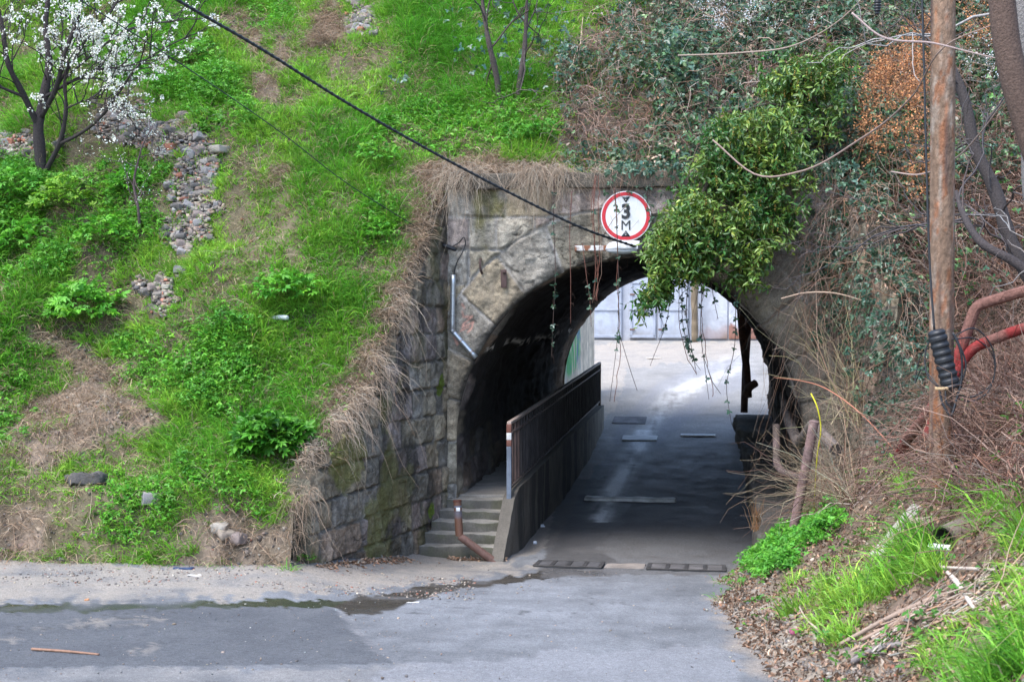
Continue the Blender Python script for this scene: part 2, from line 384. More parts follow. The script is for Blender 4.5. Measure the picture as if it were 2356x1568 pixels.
xs = np.concatenate([np.linspace(-40, -9, 50)[:-1], np.arange(-9, 9.5, .065), np.linspace(9.6, 40, 50)])
ys = np.concatenate([np.linspace(-20, 8, 60)[:-1], np.arange(8, 27, .065), np.linspace(27.1, 40, 40)])
X, Y = np.meshgrid(xs, ys, indexing='ij'); Z = hill(X, Y); u_, v_ = UV(X, Y)
keep = hill_mask(X, Y) & (v_ < 14.2)
Z = np.where(Z < -20, -4, Z) + .035 * fbm(X * 4, Y * 4, 0, 4, 81)
pts = np.stack([X, Y, Z], -1); px, py = proj(pts)
n1 = fbm(X * 1.5, Y * 1.5, 0, 5, 82); n2 = fbm(X * 7, Y * 7, 0, 4, 83)
col = np.broadcast_to(np.array([.115, .098, .062]), X.shape + (3,)) * (1 + .3 * n1 + .25 * n2)[..., None]
col = mixc(col, np.array([.23, .18, .14]) * np.ones(3), zone(px, py, Z_DIRT) * np.clip(.75 + .4 * n2, 0, 1))
col = mixc(col, (.15, .135, .125), zone(px, py, Z_RUB) * .9)
br_ = zone(px, py, Z_BRAM, 16, 9); col = mixc(col, np.array([.075, .058, .045]) * np.ones(3), br_ * np.clip(.8 + .3 * n1, 0, 1)); rt = (X > 1.2) & (Y < 19.7) | (px > 1900) & ~br_; col = mixc(col, mixc(np.array([.155, .110, .082]), np.array([.07, .05, .04]), sst(1000, 700, py)), rt * np.clip(.8 + .4 * n1, 0, 1))
gr = np.clip(1.15 - np.abs(X - foot_x(Y)) / .5, 0, 1) * (Y < 19) * (X > 1.2); col = mixc(col, (.25, .215, .175), np.clip(gr * (1 + .6 * n2), 0, 1))
kf = keep[:-1, :-1] & keep[1:, :-1] & keep[1:, 1:] & keep[:-1, 1:]
zz = np.stack([Z[:-1, :-1], Z[1:, :-1], Z[1:, 1:], Z[:-1, 1:]]); kf &= (zz.max(0) - zz.min(0) < 1.3) | (xs[:-1, None] < -9.2) | (xs[:-1, None] > 9.4)
tag(B().grid(pts, col, keep=kf, flip=True).build("embankment_slope", mSOIL, base=(0, 20, -3), smooth=True), kind="structure")

# ---------------------------------------------------------------- masonry
PAL = np.array([1.05, .99, .89]) * np.array([[.31, .255, .17], [.25, .225, .17], [.25, .245, .235], [.30, .235, .225], [.23, .19, .195], [.36, .31, .22], [.20, .19, .165], [.28, .20, .145]])
def stones(s, z, seed, ch=.46, wmin=.5, wmax=.95, z0=-3.9, jw=.020):
    zj = z + .022 * fbm(s * 1.1, z * 1.1, seed, 2, seed)
    k = np.floor((zj - z0) / ch); fz = (zj - z0) / ch - k
    w = wmin + (wmax - wmin) * hid(k.astype(int), 3, seed)
    so = s + 3 * hid(k.astype(int), 5, seed) + .16 * noise(s * 1.2, k * 7.7, 0, seed + 2)
    j = np.floor(so / w); fs = so / w - j
    d = np.minimum(np.minimum(fs, 1 - fs) * w, np.minimum(fz, 1 - fz) * ch)
    i = hid(j.astype(int), k.astype(int), seed + 4)
    return d, i, k
def stone_look(d, i, s, z, seed, rough=.022, joint=.030, mort=(.36, .335, .30), jn=.016):
    dn = d + jn * fbm(s * 9, z * 9, 0, 3, seed + 11)
    sm = sst(.004, .034, dn)
    c = (PAL[(i * 7.999).astype(int)] * .62 + np.array([.26, .245, .215]) * .38) * (1.14 + .3 * ((i * 57.3) % 1))[..., None]
    c = c * np.clip(1 + .34 * fbm(s * 4, z * 4, i * 9, 5, seed + 12, .62) + .26 * fbm(s * 22, z * 22, 0, 3, seed + 13), .25, 2)[..., None]
    mo = np.asarray(mort) * (.75 + .45 * sst(-.4, .6, fbm(s * 2.2, z * 2.2, 0, 3, seed + 14)))[..., None]
    c = mixc(mo, c, sm)
    cr = np.abs(fbm(s * 2.6, z * 2.6, i * 40, 4, seed + 15)); ck = (cr < .018) & (noise(s * 1.1, z * 1.1, 0, seed + 16) > .05)
    disp = .55 * joint * (sm - 1) + (.5 - i) * .012 * -1 + rough * (fbm(s * 3.2, z * 3.2, i * 31, 5, seed + 17, .58)) * sm - .02 * ck
    return disp, mixc(c, (.07, .06, .05), ck * .6)

A_, ZS, ZTOP = 2.44, -2.02, 0.60
UL, UR, ZB, ZT = -2.565, 3.02, -3.95, 1.56
def arch_line(n=760, a=A_, zs=ZS, zt=ZTOP, zb=ZB, ex=1.93):
    th = np.linspace(np.pi, 0, 2400); cx, cz = np.cos(th), np.sin(th)
    x = a * np.sign(cx) * np.abs(cx) ** (2 / ex); z = zs + (zt - zs) * np.abs(cz) ** (2 / ex)
    x = np.concatenate([[-a], x, [a]]); z = np.concatenate([[zb], z, [zb]])
    s = np.concatenate([[0], np.cumsum(np.hypot(np.diff(x), np.diff(z)))]); t = np.linspace(0, s[-1], n)
    return np.interp(t, s, x), np.interp(t, s, z), t
ax_, az_, as_ = arch_line()
def outer(ax, az, ul, ur, zb, zt):
    cx, cz = 0.0, ZS
    dx, dz = ax - cx, az - cz; low = az <= ZS
    with np.errstate(divide='ignore', invalid='ignore'):
        k = np.minimum(np.where(dx < 0, (ul - cx) / dx, np.where(dx > 0, (ur - cx) / dx, 1e9)), np.where(dz > 0, (zt - cz) / dz, 1e9))
    bx, bz = cx + dx * k, cz + dz * k
    return np.where(low, np.where(ax < 0, ul, ur), bx), np.where(low, az, bz)
bx_, bz_ = outer(ax_, az_, UL, UR, ZB, ZT)
corner = [(UL, ZT), (UR, ZT)]
for cu, cz in corner:
    k = np.argmin(np.hypot(bx_ - cu, bz_ - cz)); bx_[k], bz_[k] = cu, cz

under = thing("railway_underpass", "old squared-stone railway underpass with a round arch and sooty vault", "underpass", (OX, OY, -3.6))
rr = np.concatenate([[0, .008, .02, .035], np.linspace(.05, 1, 92)])
U = ax_[:, None] + (bx_ - ax_)[:, None] * rr; Z = az_[:, None] + (bz_ - az_)[:, None] * rr
d, i, k = stones(U, Z, 101, .46, .5, .85, z0=-3.9 + .0)
# arch ring stones: long voussoirs
da = np.hypot(U - ax_[:, None], Z - az_[:, None]); ang = np.arctan2(Z - ZS, U)
ringw = .62 + .10 * noise(ang * 2.2, 0, 0, 5); inring = (da < ringw) & (Z > ZS - .6)
nv = 13.0; q = (ang / np.pi * nv); qj = np.floor(q); qf = q - qj
dr = np.minimum(np.minimum(qf, 1 - qf) * np.pi / nv * 2.7, np.abs(ringw - da)); ir = hid((qj + 40).astype(int), 1, 77)
d = np.where(inring, dr, np.minimum(d, np.abs(da - ringw) + (Z < ZS - .5))); i = np.where(inring, .02 + .30 * ir, i)
disp, col = stone_look(d, i, U, Z, 120, rough=.040, joint=.075, jn=.010, mort=(.47, .44, .40))
n1 = fbm(U * .9, Z * .9, 0, 4, 131)
col = mixc(col, np.array([.225, .195, .15]) * np.ones(3), inring * np.clip(.40 + .3 * n1, 0, .7))
brown = sst(1.0, 2.2, U) * .6; col = mixc(col, np.array([.17, .135, .105]) * np.ones(3), brown * np.clip(.8 + .3 * n1, 0, 1))
moss = sst(.35, .8, fbm(U * 2 + 1, Z * 1.1, 0, 4, 132)) * sst(-1.3, -2.0, U) * sst(-.2, .6, Z); col = mixc(col, (.17, .155, .04), moss * .8)
drip = sst(.2, .6, fbm(U * 5, Z * .5, 0, 4, 133)) * sst(.5, 1.5, Z); col = mixc(col, (.06, .055, .05), drip * .55)
low = sst(-2.2, -3.2, Z); col = mixc(col, (.13, .12, .105), low * .5)
soot = np.exp(-da / .10) * sst(-2.2, -1.2, Z) * (1 + .6 * fbm(U * 4, Z * 4, 0, 3, 134)); col = mixc(col, (.028, .025, .023), np.clip(soot, 0, .9))
# pink scrawl left of the arch
def ppx(pl): return [tuple(np.array(UVz(*p))) for p in pl]
def UVz(x, y):
    w = PV(x, y, -.02); u, v = UV(w[0], w[1]); return u, w[2]
for ln in ([(1063, 700), (1068, 708)], [(1063, 716), (1066, 729), (1086, 728)], [(1086, 728), (1066, 745), (1064, 752), (1088, 741)], [(1088, 741), (1085, 755), (1076, 764)], [(1060, 760), (1078, 752)], [(1044, 775), (1052, 792), (1054, 785)]):
    q = ppx(ln); dd = np.full(U.shape, 9.)
    for (x1, y1), (x2, y2) in zip(q[:-1], q[1:]):
        t = np.clip(((U - x1) * (x2 - x1) + (Z - y1) * (y2 - y1)) / ((x2 - x1) ** 2 + (y2 - y1) ** 2), 0, 1); dd = np.minimum(dd, np.hypot(U - x1 - t * (x2 - x1), Z - y1 - t * (y2 - y1)))
    col = mixc(col, (.62, .33, .26), np.clip(1 - dd / .021, 0, 1) ** .6 * np.clip(.75 + .5 * fbm(U * 14, Z * 14, 0, 3, 135), 0, 1))
edge_in = np.exp(-da / .045)
vd = -.03 - disp + .05 * edge_in
vd = np.where(rr[None, :] == 0, .035 + .012 * fbm(U * 5, Z * 5, 0, 3, 136), vd)
B().grid(TW(U, vd, Z), col, flip=True).build("portal_wall", mSTONE, under)

# vault
TL = 14.3
vl = np.concatenate([np.linspace(.03, 2.2, 60), np.linspace(2.25, TL, 150)])
S, Vg = np.meshgrid(as_[::2], vl, indexing='ij'); nx = np.gradient(az_, as_)[::2]; nz = -np.gradient(ax_, as_)[::2]
Ug, Zg = ax_[::2][:, None] + 0 * Vg, az_[::2][:, None] + 0 * Vg
d, i, k = stones(Vg, S, 141, .40, .5, .9, z0=0)
disp, sc_c = stone_look(d, i, Vg, S, 150, rough=.03, joint=.025)
tap = sst(.03, .35, Vg); off = -disp * tap + .045 * fbm(Vg * .8, S * .8, 0, 4, 161) * tap + .05 * sst(1.6, 2.4, np.abs(Ug)) * fbm(Vg * 2.2, S * 2.2, 0, 4, 162) * tap
lowm = sst(-1.4, -2.6, Zg)
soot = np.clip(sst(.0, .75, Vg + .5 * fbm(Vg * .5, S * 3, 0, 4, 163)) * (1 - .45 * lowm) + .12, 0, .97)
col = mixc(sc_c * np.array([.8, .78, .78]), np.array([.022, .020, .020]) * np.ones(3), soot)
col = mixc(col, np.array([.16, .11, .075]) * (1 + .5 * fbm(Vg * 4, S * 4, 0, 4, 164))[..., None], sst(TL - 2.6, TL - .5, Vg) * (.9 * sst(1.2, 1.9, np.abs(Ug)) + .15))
line = np.exp(-((Zg + .69 + .03 * fbm(Vg * 6, 0 * Vg, 0, 3, 165)) / (.030 + .028 * np.clip(fbm(Vg * 9, Zg * 3, 0, 2, 166), 0, 1))) ** 2) * (Ug < 0) * (noise(Vg * 2.1, 0 * Vg, 0, 167) > -.25) * (noise(Vg * 14, Zg * 30, 0, 168) > -.35)
col = mixc(col, (.80, .75, .69), np.clip(line, 0, 1) * .95)
Gv = TW(Ug + nx[:, None] * off * -1, Vg, Zg + nz[:, None] * off * -1)
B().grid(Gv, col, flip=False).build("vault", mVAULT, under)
# far portal wall (rear face), plain stone
bx2, bz2 = outer(ax_[::6], az_[::6], -11, 11, ZB, 4.6)
r2 = np.linspace(0, 1, 14); U = ax_[::6][:, None] + (bx2 - ax_[::6])[:, None] * r2; Z = az_[::6][:, None] + (bz2 - az_[::6])[:, None] * r2
B().grid(TW(U, TL, Z), (.26, .22, .17)).build("rear_portal_wall", mSTONE, under)

CAPS = []
def wing(line, prof, seed, name, face, length_grid=.016, zlo=-3.9, mossy=1.0, dark=.0):
    (x1, y1), (x0, y0) = line       # x0,y0 is the portal corner
    Lw = math.hypot(x1 - x0, y1 - y0); n = int(Lw / length_grid); m = int(5.5 / length_grid)
    s = np.linspace(0, Lw, n); top = np.interp(s / Lw, prof[0], prof[1]) + .05 * np.round(3 * noise(s * 1.6, 0, 0, seed)) / 3
    t = np.linspace(0, 1, m); Sg = np.repeat(s[:, None], m, 1); Zg = zlo + (top[:, None] - zlo) * t
    d, i, k = stones(Sg + 40, Zg, seed, .375, .32, .58, z0=-3.9 + .05)
    disp, c = stone_look(d, i, Sg, Zg, seed + 20, rough=.045, joint=.04, mort=(.20, .185, .16))
    nn = fbm(Sg * 1.2, Zg * 1.2, 0, 4, seed + 31)
    c = c * np.array([.72, .70, .68])
    blk = sst(.0, .7, fbm(Sg * 3.2, Zg * .9, 0, 5, seed + 32)) ; c = mixc(c, (.045, .042, .036), blk * .75)
    mo = sst(.1, .6, fbm(Sg * 2.0 + 5, Zg * 1.5, 0, 5, seed + 33)) * (.35 + .65 * sst(.8, 3.2, Sg)); c = mixc(c, (.16, .155, .035), mo * .75 * mossy)
    if dark: c = c * (1 - dark)
    if face > 0:                    # two bright moss cushions on the wall
        for qx, qz, qr in ((.27, -1.20, .12), (.62, -2.92, .09)):
            c = mixc(c, (.12, .17, .02), (np.hypot(Sg - qx, (Zg - qz) * .8) < qr + .05 * nn) * .9)
    ex, ey = (x1 - x0) / Lw, (y1 - y0) / Lw; nxn, nyn = (-ey, ex) if face > 0 else (ey, -ex)
    if nxn * -x0 + nyn * -y0 < 0 and face > 0: nxn, nyn = -nxn, -nyn
    tapr = sst(0, .05, Sg) if True else 1
    dsp = disp * np.clip(tapr, .3, 1) + .012
    Gx = np.stack([x0 + ex * Sg + nxn * dsp, y0 + ey * Sg + nyn * dsp, Zg], -1)
    b = B(); b.grid(Gx, c, flip=(face > 0))
    th = np.linspace(0, 1, 8); topG = Gx[:, -1][:, None] - np.array([nxn, nyn, 0]) * .34 * th[None, :, None]; CAPS.append(topG.reshape(-1, 3)); b.grid(topG, np.array([.07, .058, .042]) * (1 + .4 * fbm(topG[..., 0] * 6, topG[..., 1] * 6, 0, 4, 5))[..., None], flip=(face > 0))
    endG = Gx[-1][:, None] - np.array([nxn, nyn, 0]) * .5 * th[None, :, None]; b.grid(endG, np.array([.13, .12, .09]) * (1 + .4 * fbm(endG[..., 1] * 6, endG[..., 2] * 6, 0, 4, 5))[..., None], flip=(face < 0))
    o = b.build(name, mSTONE, under); return o
wing(WINGL, ([0, .12, .14, .30, .36, .52, .55, .78, 1], [1.5, 1.1, .75, .25, -.1, -.85, -1.15, -1.55, -2.05]), 201, "wing_wall", 1)
wing(WINGR, ([0, .3, .31, .62, .64, 1], [1.5, 1.0, .6, .0, -.4, -1.2]), 301, "wing_wall", -1, dark=.1, mossy=.3)
b = B(); b.rbox(TW((UL + 2.1) / 2, .08, 1.67), ((2.1 - UL) / 2 + .05, .21, .11), RW, .025, (60, 4, 3), .018, 4, (.12, .105, .085), 7, .35); b.build("cornice", mSTONE, under)

# raised footway, steps, low walls
foot = thing("raised_footway", "raised concrete footway with worn steps beside the tunnel road", "footway", TW(-2, 0, -3.5))
b = B(); b.rbox(TW(-2.08, 7.3, -3.40), (.44, 7.12, .60), RW, .015, (4, 70, 4), .012, 3, (.24, .225, .20), 3, .2); b.build("footway_slab", mCONC, foot)
SV = [-1.10, -.86, -.61, -.36, -.10]; SZ = [-3.33, -3.20, -3.07, -2.95, -2.825]
for q in range(5):
    uL = -2.36 + .09 * q - .16 * (4 - q) * .5; uL = [-2.80, -2.74, -2.68, -2.62, -2.56][q]
    b = B(); b.rbox(TW((uL - 1.69) / 2 - .005, (SV[q] + .2 + .02 * q) / 2, SZ[q] - .35), ((-1.69 - uL) / 2, (.2 + .02 * q - SV[q]) / 2, .35), RW, .018, (26, 8, 6), .016, 5, (.25, .235, .205), 11 + q, .28)
    w = b.V[2]; u_s, _ = UV(w[:, 0], w[:, 1]); b.C[2][:, :3] *= .55; ms = sst(-.1, .5, fbm(u_s * 4, w[:, 2] * 9, 0, 4, 60 + q) + .9 * sst(-2.2, -1.75, u_s) - .25); b.C[2][:, :3] = mixc(b.C[2][:, :3], (.085, .088, .045), ms * .5)
    o = b.build("step", mCONC, foot)
# retaining wall carrying the railing: sloped front edge following the steps
vz = [(-1.28, -3.9), (-1.24, -3.42), (-.22, -2.78), (0.2, -2.70), (14.2, -2.52), (14.2, -3.9)]
nV = 220; vg = np.linspace(-1.28, 14.2, nV); topz = np.interp(vg, [p[0] for p in vz[1:5]], [p[1] for p in vz[1:5]]); topz[0] = -3.45
tz = np.linspace(0, 1, 40); Vg = np.repeat(vg[:, None], 40, 1); Zg = -3.95 + (topz[:, None] + 3.95) * tz
uR = -1.565 + .09 * sst(4, 14, Vg)
dsp = .012 * fbm(Vg * 2, Zg * 3, 0, 4, 401); str_ = fbm(Vg * 3.2, Zg * .35, 0, 4, 402)
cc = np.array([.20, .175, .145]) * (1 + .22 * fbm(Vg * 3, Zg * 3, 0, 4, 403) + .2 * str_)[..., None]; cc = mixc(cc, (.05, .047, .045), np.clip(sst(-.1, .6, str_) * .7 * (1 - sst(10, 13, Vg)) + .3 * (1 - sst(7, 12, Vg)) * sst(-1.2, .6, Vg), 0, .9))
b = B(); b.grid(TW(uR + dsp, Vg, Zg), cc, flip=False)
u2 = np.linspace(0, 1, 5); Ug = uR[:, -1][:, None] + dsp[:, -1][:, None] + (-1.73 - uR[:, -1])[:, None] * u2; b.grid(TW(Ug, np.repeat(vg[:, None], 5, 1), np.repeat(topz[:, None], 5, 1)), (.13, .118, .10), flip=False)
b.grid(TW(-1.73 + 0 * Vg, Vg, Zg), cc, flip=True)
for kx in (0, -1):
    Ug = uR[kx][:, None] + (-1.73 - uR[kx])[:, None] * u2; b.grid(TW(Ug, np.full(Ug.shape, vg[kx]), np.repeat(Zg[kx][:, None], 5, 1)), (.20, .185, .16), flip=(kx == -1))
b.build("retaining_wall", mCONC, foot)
# ledge on the other side of the tunnel, broken at its far end
nL = 150; vg = np.linspace(.6, 13.6, nL); h = -2.95 + .10 * fbm(vg * 1.2, 0, 0, 3, 411) + .30 * sst(10, 13.2, vg) - .45 * sst(1.6, .6, vg)
t = np.linspace(0, 1, 30); Vg = np.repeat(vg[:, None], 30, 1)
prof_u = np.where(t < .6, 0, (t - .6) / .4 * .75); prof_z = np.clip(t / .6, 0, 1)
Ug = 1.80 - .12 * sst(9, 13, Vg) + prof_u + .035 * fbm(Vg * 2, t * 4, 0, 4, 412) + .10 * sst(9, 13, Vg) * fbm(Vg * 4, t * 5, 0, 3, 413); Zg = -3.95 + (h[:, None] + 3.95) * prof_z + .03 * fbm(Vg * 3, t * 3, 0, 3, 414)
cc = np.array([.16, .145, .125]) * (1 + .35 * fbm(Vg * 3, t * 6, 0, 4, 415))[..., None]
b = B(); b.grid(TW(Ug, Vg, Zg), cc, flip=True)
eg = np.linspace(0, 1, 8); E = np.stack([np.repeat(np.array(Gk)[:, None], 8, 1) for Gk in TW(Ug[0], Vg[0], Zg[0]).T], -1); E[..., 2] = -3.95 + (E[..., 2] + 3.95) * eg; b.grid(E, (.22, .205, .18), flip=True)
ok = thing("tunnel_ledge", "low sooty masonry ledge along the tunnel wall, crumbled at its far end", "ledge", TW(2.1, 1, -3.7)); b.build("ledge", mSTONE, ok)

# railing
rail = thing("footway_railing", "rusty dark steel railing with blue-grey end post beside the footway", "railing", TW(-1.56, 0, -2.7))
def ztop(v): return np.interp(v, [-.4, 0, 14.2], [-2.78, -2.72, -2.52])
RU = -1.648
def bar(b, va, za, vb, zb, wu, wz, col):
    p = np.stack([TW(RU + .006 * va, va, za), TW(RU + .006 * vb, vb, zb)]); d = p[1] - p[0]; L = np.linalg.norm(d); d = d / L; r = RW[:, 0]; n = np.cross(r, d)
    b.rbox(p.mean(0), (wu, L / 2, wz), np.stack([r, d, n], 1), .006, (1, 24, 1), .003, 6, col, 3, .4)
VA, VB = -.20, 14.05
for nm, off, wz, cl in (("top_rail", 1.02, .022, (.30, .24, .205)), ("middle_rail", .86, .014, (.12, .09, .08)), ("bottom_rail", .10, .015, (.10, .08, .07))):
    b = B(); bar(b, VA, ztop(VA) + off, VB, ztop(VB) + off, .03 if off > 1 else .018, wz, cl); b.build(nm, mRUST, rail)
for q, v in enumerate(np.arange(VA + .30, VB, .30)):
    b = B(); bar(b, v, ztop(v) + .10, v + .001, ztop(v) + 1.0, .016, .016, (.085, .055, .048) if v < .8 else (.035, .030, .030)); b.build("baluster", mRUST, rail)
    if q < 46:
        b = B(); bar(b, v + .15, ztop(v) + .11, v + .151, ztop(v) + .855, .007, .007, (.035, .030, .030)); b.build("thin_baluster", mRUST, rail)
b = B(); bar(b, VA, ztop(VA) - .05, VA + .001, ztop(VA) + .70, .033, .033, (.19, .225, .28)); b.rbox(TW(RU, VA, ztop(VA) + .745), (.034, .034, .045), RW, .004, col=(.17, .07, .05)); b.rbox(TW(RU, VA, ztop(VA) + .84), (.034, .034, .05), RW, .004, col=(.62, .62, .60)); b.rbox(TW(RU, VA, ztop(VA) + .95), (.034, .034, .06), RW, .004, col=(.16, .065, .045)); b.build("end_post", mPAINT, rail)
b = B(); bar(b, VB, ztop(VB) - .05, VB + .001, ztop(VB) + 1.02, .03, .03, (.10, .07, .06)); b.build("post", mRUST, rail)

# ---------------------------------------------------------------- beyond the tunnel
gar = thing("garage_row", "pale blue-white boarded garage front with stained foot across the far yard", "garage", TW(0, 31, zr(31)))
VG = 31.2
def gbox(nm, u0, u1, z0, z1, v0, v1, col, mat=None, seg=(8, 1, 8), cv=.12, stain=True):
    b = B(); b.rbox(TW((u0 + u1) / 2, (v0 + v1) / 2, (z0 + z1) / 2), ((u1 - u0) / 2, (v1 - v0) / 2, (z1 - z0) / 2), RW, .008, seg, 0, 3, col, 9, cv)
    if stain:
        V = b.V; zb = z0
        for q in range(len(V)):
            w = V[q]; f = np.clip(1 - (w[:, 2] - zb) / .55, 0, 1) ** 1.6 * (.6 + .5 * fbm(w[:, 0] * 3, w[:, 2] * 1.5, 0, 4, 19)); b.C[q][:, :3] = mixc(b.C[q][:, :3], (.22, .19, .155), np.clip(f, 0, .85))
            st = sst(.25, .7, fbm(w[:, 0] * 6, w[:, 2] * .5, 0, 4, 20)); b.C[q][:, :3] = mixc(b.C[q][:, :3], (.36, .38, .42), st * .5)
    return b.build(nm, mat or mDOOR, gar)
gbox("wall", -7, 12, -1.7, 1.9, VG + .05, VG + .3, (.40, .43, .49), seg=(120, 1, 30))
wht = (.42, .47, .56)
for u0, u1 in ((-4.9, -3.55), (-3.5, -2.2), (-1.92, -.98), (-.90, .18)):
    o = gbox("door_leaf", u0, u1, -1.38, 1.55, VG - .02, VG + .05, wht, seg=(16, 1, 40))
    for uu, zz_, w_, h_ in (((u0 + u1) / 2, -1.30, (u1 - u0) / 2, .05), ((u0 + u1) / 2, -.35, (u1 - u0) / 2, .035), ((u0 + u1) / 2, .62, (u1 - u0) / 2, .035), (u0 + .06, 0.1, .05, 1.42), (u1 - .06, .1, .05, 1.42)):
        b = B(); b.rbox(TW(uu, VG - .035, zz_), (w_ - .004, .016, h_), RW, .006, (8, 1, 8), 0, 3, (.36, .40, .48), 5, .12); b.build("batten", mDOOR, o)
for dl_ in [o_ for o_ in gar.children if o_.name.startswith("door_leaf")]:
    co = np.empty(len(dl_.data.vertices) * 3, np.float32); dl_.data.vertices.foreach_get("co", co); co = co.reshape(-1, 3) + np.array(gar.location); uu, _ = UV(co[:, 0], co[:, 1])
    b = B(); b.rbox(TW(uu.max() - .12, VG - .075, -.45), (.02, .03, .09), RW, .006, col=(.06, .055, .05)); b.build("handle", mRUST, dl_)
    for zz_ in (-1.05, .2, 1.2): b = B(); b.rbox(TW(uu.min() + .10, VG - .058, zz_), (.09, .008, .03), RW, .003, col=(.16, .10, .08)); b.build("hinge", mRUST, dl_)
for q, (u0, u1) in enumerate(((.55, 1.55), (1.6, 3.2), (3.25, 4.9))):
    o = gbox("plaster_panel", u0, u1, -1.38, 1.6, VG - .01, VG + .05, (.50, .53, .59), seg=(24, 1, 40))
    c = o.data.color_attributes["Col"]; a = np.empty(len(c.data) * 4, np.float32); c.data.foreach_get("color", a); a = a.reshape(-1, 4)
    co = np.empty(len(c.data) * 3, np.float32); o.data.vertices.foreach_get("co", co); co = co.reshape(-1, 3)
    f = sst(.05, .25, (-1.38 + .42 + .28 * fbm(co[:, 0] * 2.5, co[:, 2] * 2, 0, 4, 33)) - (co[:, 2] + float(gar.location.z)) + .12); a[:, :3] = mixc(a[:, :3], (.27, .11, .065), f * (.35 if q == 0 else .85)); c.data.foreach_set("color", a.ravel())
gbox("roof_edge", -7.2, 12.2, 1.9, 2.05, VG - .25, VG + .4, (.20, .17, .15), mWOOD, seg=(40, 1, 1), stain=False)
b = B(); zz_ = np.linspace(-1.5, 2.6, 30); b.tubes(TW(.40 + .015 * noise(zz_ * 2, 0), VG - .45, zz_), .115 + .008 * noise(zz_ * 3, 0, 0, 3), 12, np.array([.20, .16, .11]) * (1 + .3 * noise(zz_ * 5, 0, 0, 8))[:, None], True)
tag(b.build("wooden_pole", mWOOD, base=TW(.40, VG - .45, -1.5), smooth=True), "round weathered wooden pole standing before the pale garage doors", "pole")
# graffiti wall slab
b = B(); sa, sb = TW(-2.47, 14.36, -1.35), TW(-2.14, 19.2, -1.35); sd_ = nrm(sb - sa); sr_ = np.array([sd_[1], -sd_[0], 0]); c0 = (sa + sb) / 2 - sr_ * .11; b.rbox(c0, (.11, np.linalg.norm(sb - sa) / 2, 1.95), np.stack([sr_, sd_, np.array([0, 0, 1.])], 1), .02, (3, 120, 110), .006, 4, (.74, .64, .51), 5, .2)
for q in range(len(b.V)):
    w = b.V[q]; u, v = UV(w[:, 0], w[:, 1]); z = w[:, 2]
    dark = sst(.1, .6, fbm(v * 5, z * .6, 0, 4, 41)); b.C[q][:, :3] = mixc(b.C[q][:, :3], (.42, .35, .27), dark * .5)
    g = sst(-.05, .05, 1.25 - np.abs(v - 15.6) + .1 * fbm(v * 4, z * 4, 0, 3, 42)) * sst(-.1, .1, .85 - np.abs(z + .95) + .12 * fbm(v * 3, z * 3, 0, 3, 43)) * sst(-1.0, -.35, fbm(v * 9, z * 1.1, 0, 4, 44)) * (q == 1)
    b.C[q][:, :3] = mixc(b.C[q][:, :3], mixc(np.array([.10, .46, .16]), np.array([.10, .20, .36]), sst(.0, .4, fbm(v * 3, z * 2.4, 0, 3, 45)) * .8), g * .9)
    ln = (np.abs(v - 14.75) < .03) * (z < -.9) * (q == 1); b.C[q][:, :3] = mixc(b.C[q][:, :3], (.62, .62, .60), ln * .85)
tag(b.build("concrete_slab_wall", mCONC, base=c0 - np.array([0, 0, 1.95])), "weathered concrete slab wall with green and blue graffiti past the tunnel mouth", "wall")

# ---------------------------------------------------------------- leaf, blade and twig makers
def rdir(n, up=None, k=1.0):
    v = nrm(rng.normal(size=(n, 3)))
    return v if up is None else nrm(v + k * np.asarray(up))
def jit(c, n, s=.18, warm=.08):
    c = np.broadcast_to(np.asarray(c, float), (n, 3)); f = np.exp(rng.normal(0, s, (n, 1))); w = rng.normal(0, warm, (n, 1))
    return np.clip(c * f * np.concatenate([1 + w * 1.5, 1 + 0 * w, 1 - w], 1), .001, .95)
def leaves(b, Pt, D, U, L, Wd, col, fold=.25, curl=.12):
    n = len(Pt); L = np.broadcast_to(L, (n,))[:, None]; Wd = np.broadcast_to(Wd, (n,))[:, None] / 2
    D = nrm(D); S = nrm(np.cross(D, U)); N = np.cross(S, D)
    tip = Pt + D * L - N * L * curl
    m1 = Pt + D * L * .32; m2 = Pt + D * L * .70 - N * L * curl * .35
    V = np.stack([Pt, m1 - S * Wd * .92 + N * Wd * fold, m2 - S * Wd * .78 + N * Wd * fold, tip, m2 + S * Wd * .78 + N * Wd * fold, m1 + S * Wd * .92 + N * Wd * fold], 1)
    i = np.arange(n)[:, None] * 6
    b.add(V, [np.concatenate([i + np.array([0, 3, 2, 1]), i + np.array([0, 5, 4, 3])])], np.repeat(col, 6, 0) if np.ndim(col) == 2 else col)
def compound(b, Pt, D, U, R, col, k=5, wd=.5, spread=2.6, fold=.2, curl=.22):
    """k leaflets fanned from one point."""
    n = len(Pt); D = nrm(D); S = nrm(np.cross(D, U)); N = np.cross(S, D)
    for q in range(k):
        a = (q / max(k - 1, 1) - .5) * spread; ln = R * (1 - .25 * abs(a) / max(spread / 2, .1) * (k > 1)) * (1 + .12 * rng.normal(size=n))
        d = D * math.cos(a) + S * math.sin(a) + N * .12 * rng.normal(size=(n, 1)); leaves(b, Pt, d, N, ln, ln * wd, col, fold, curl)
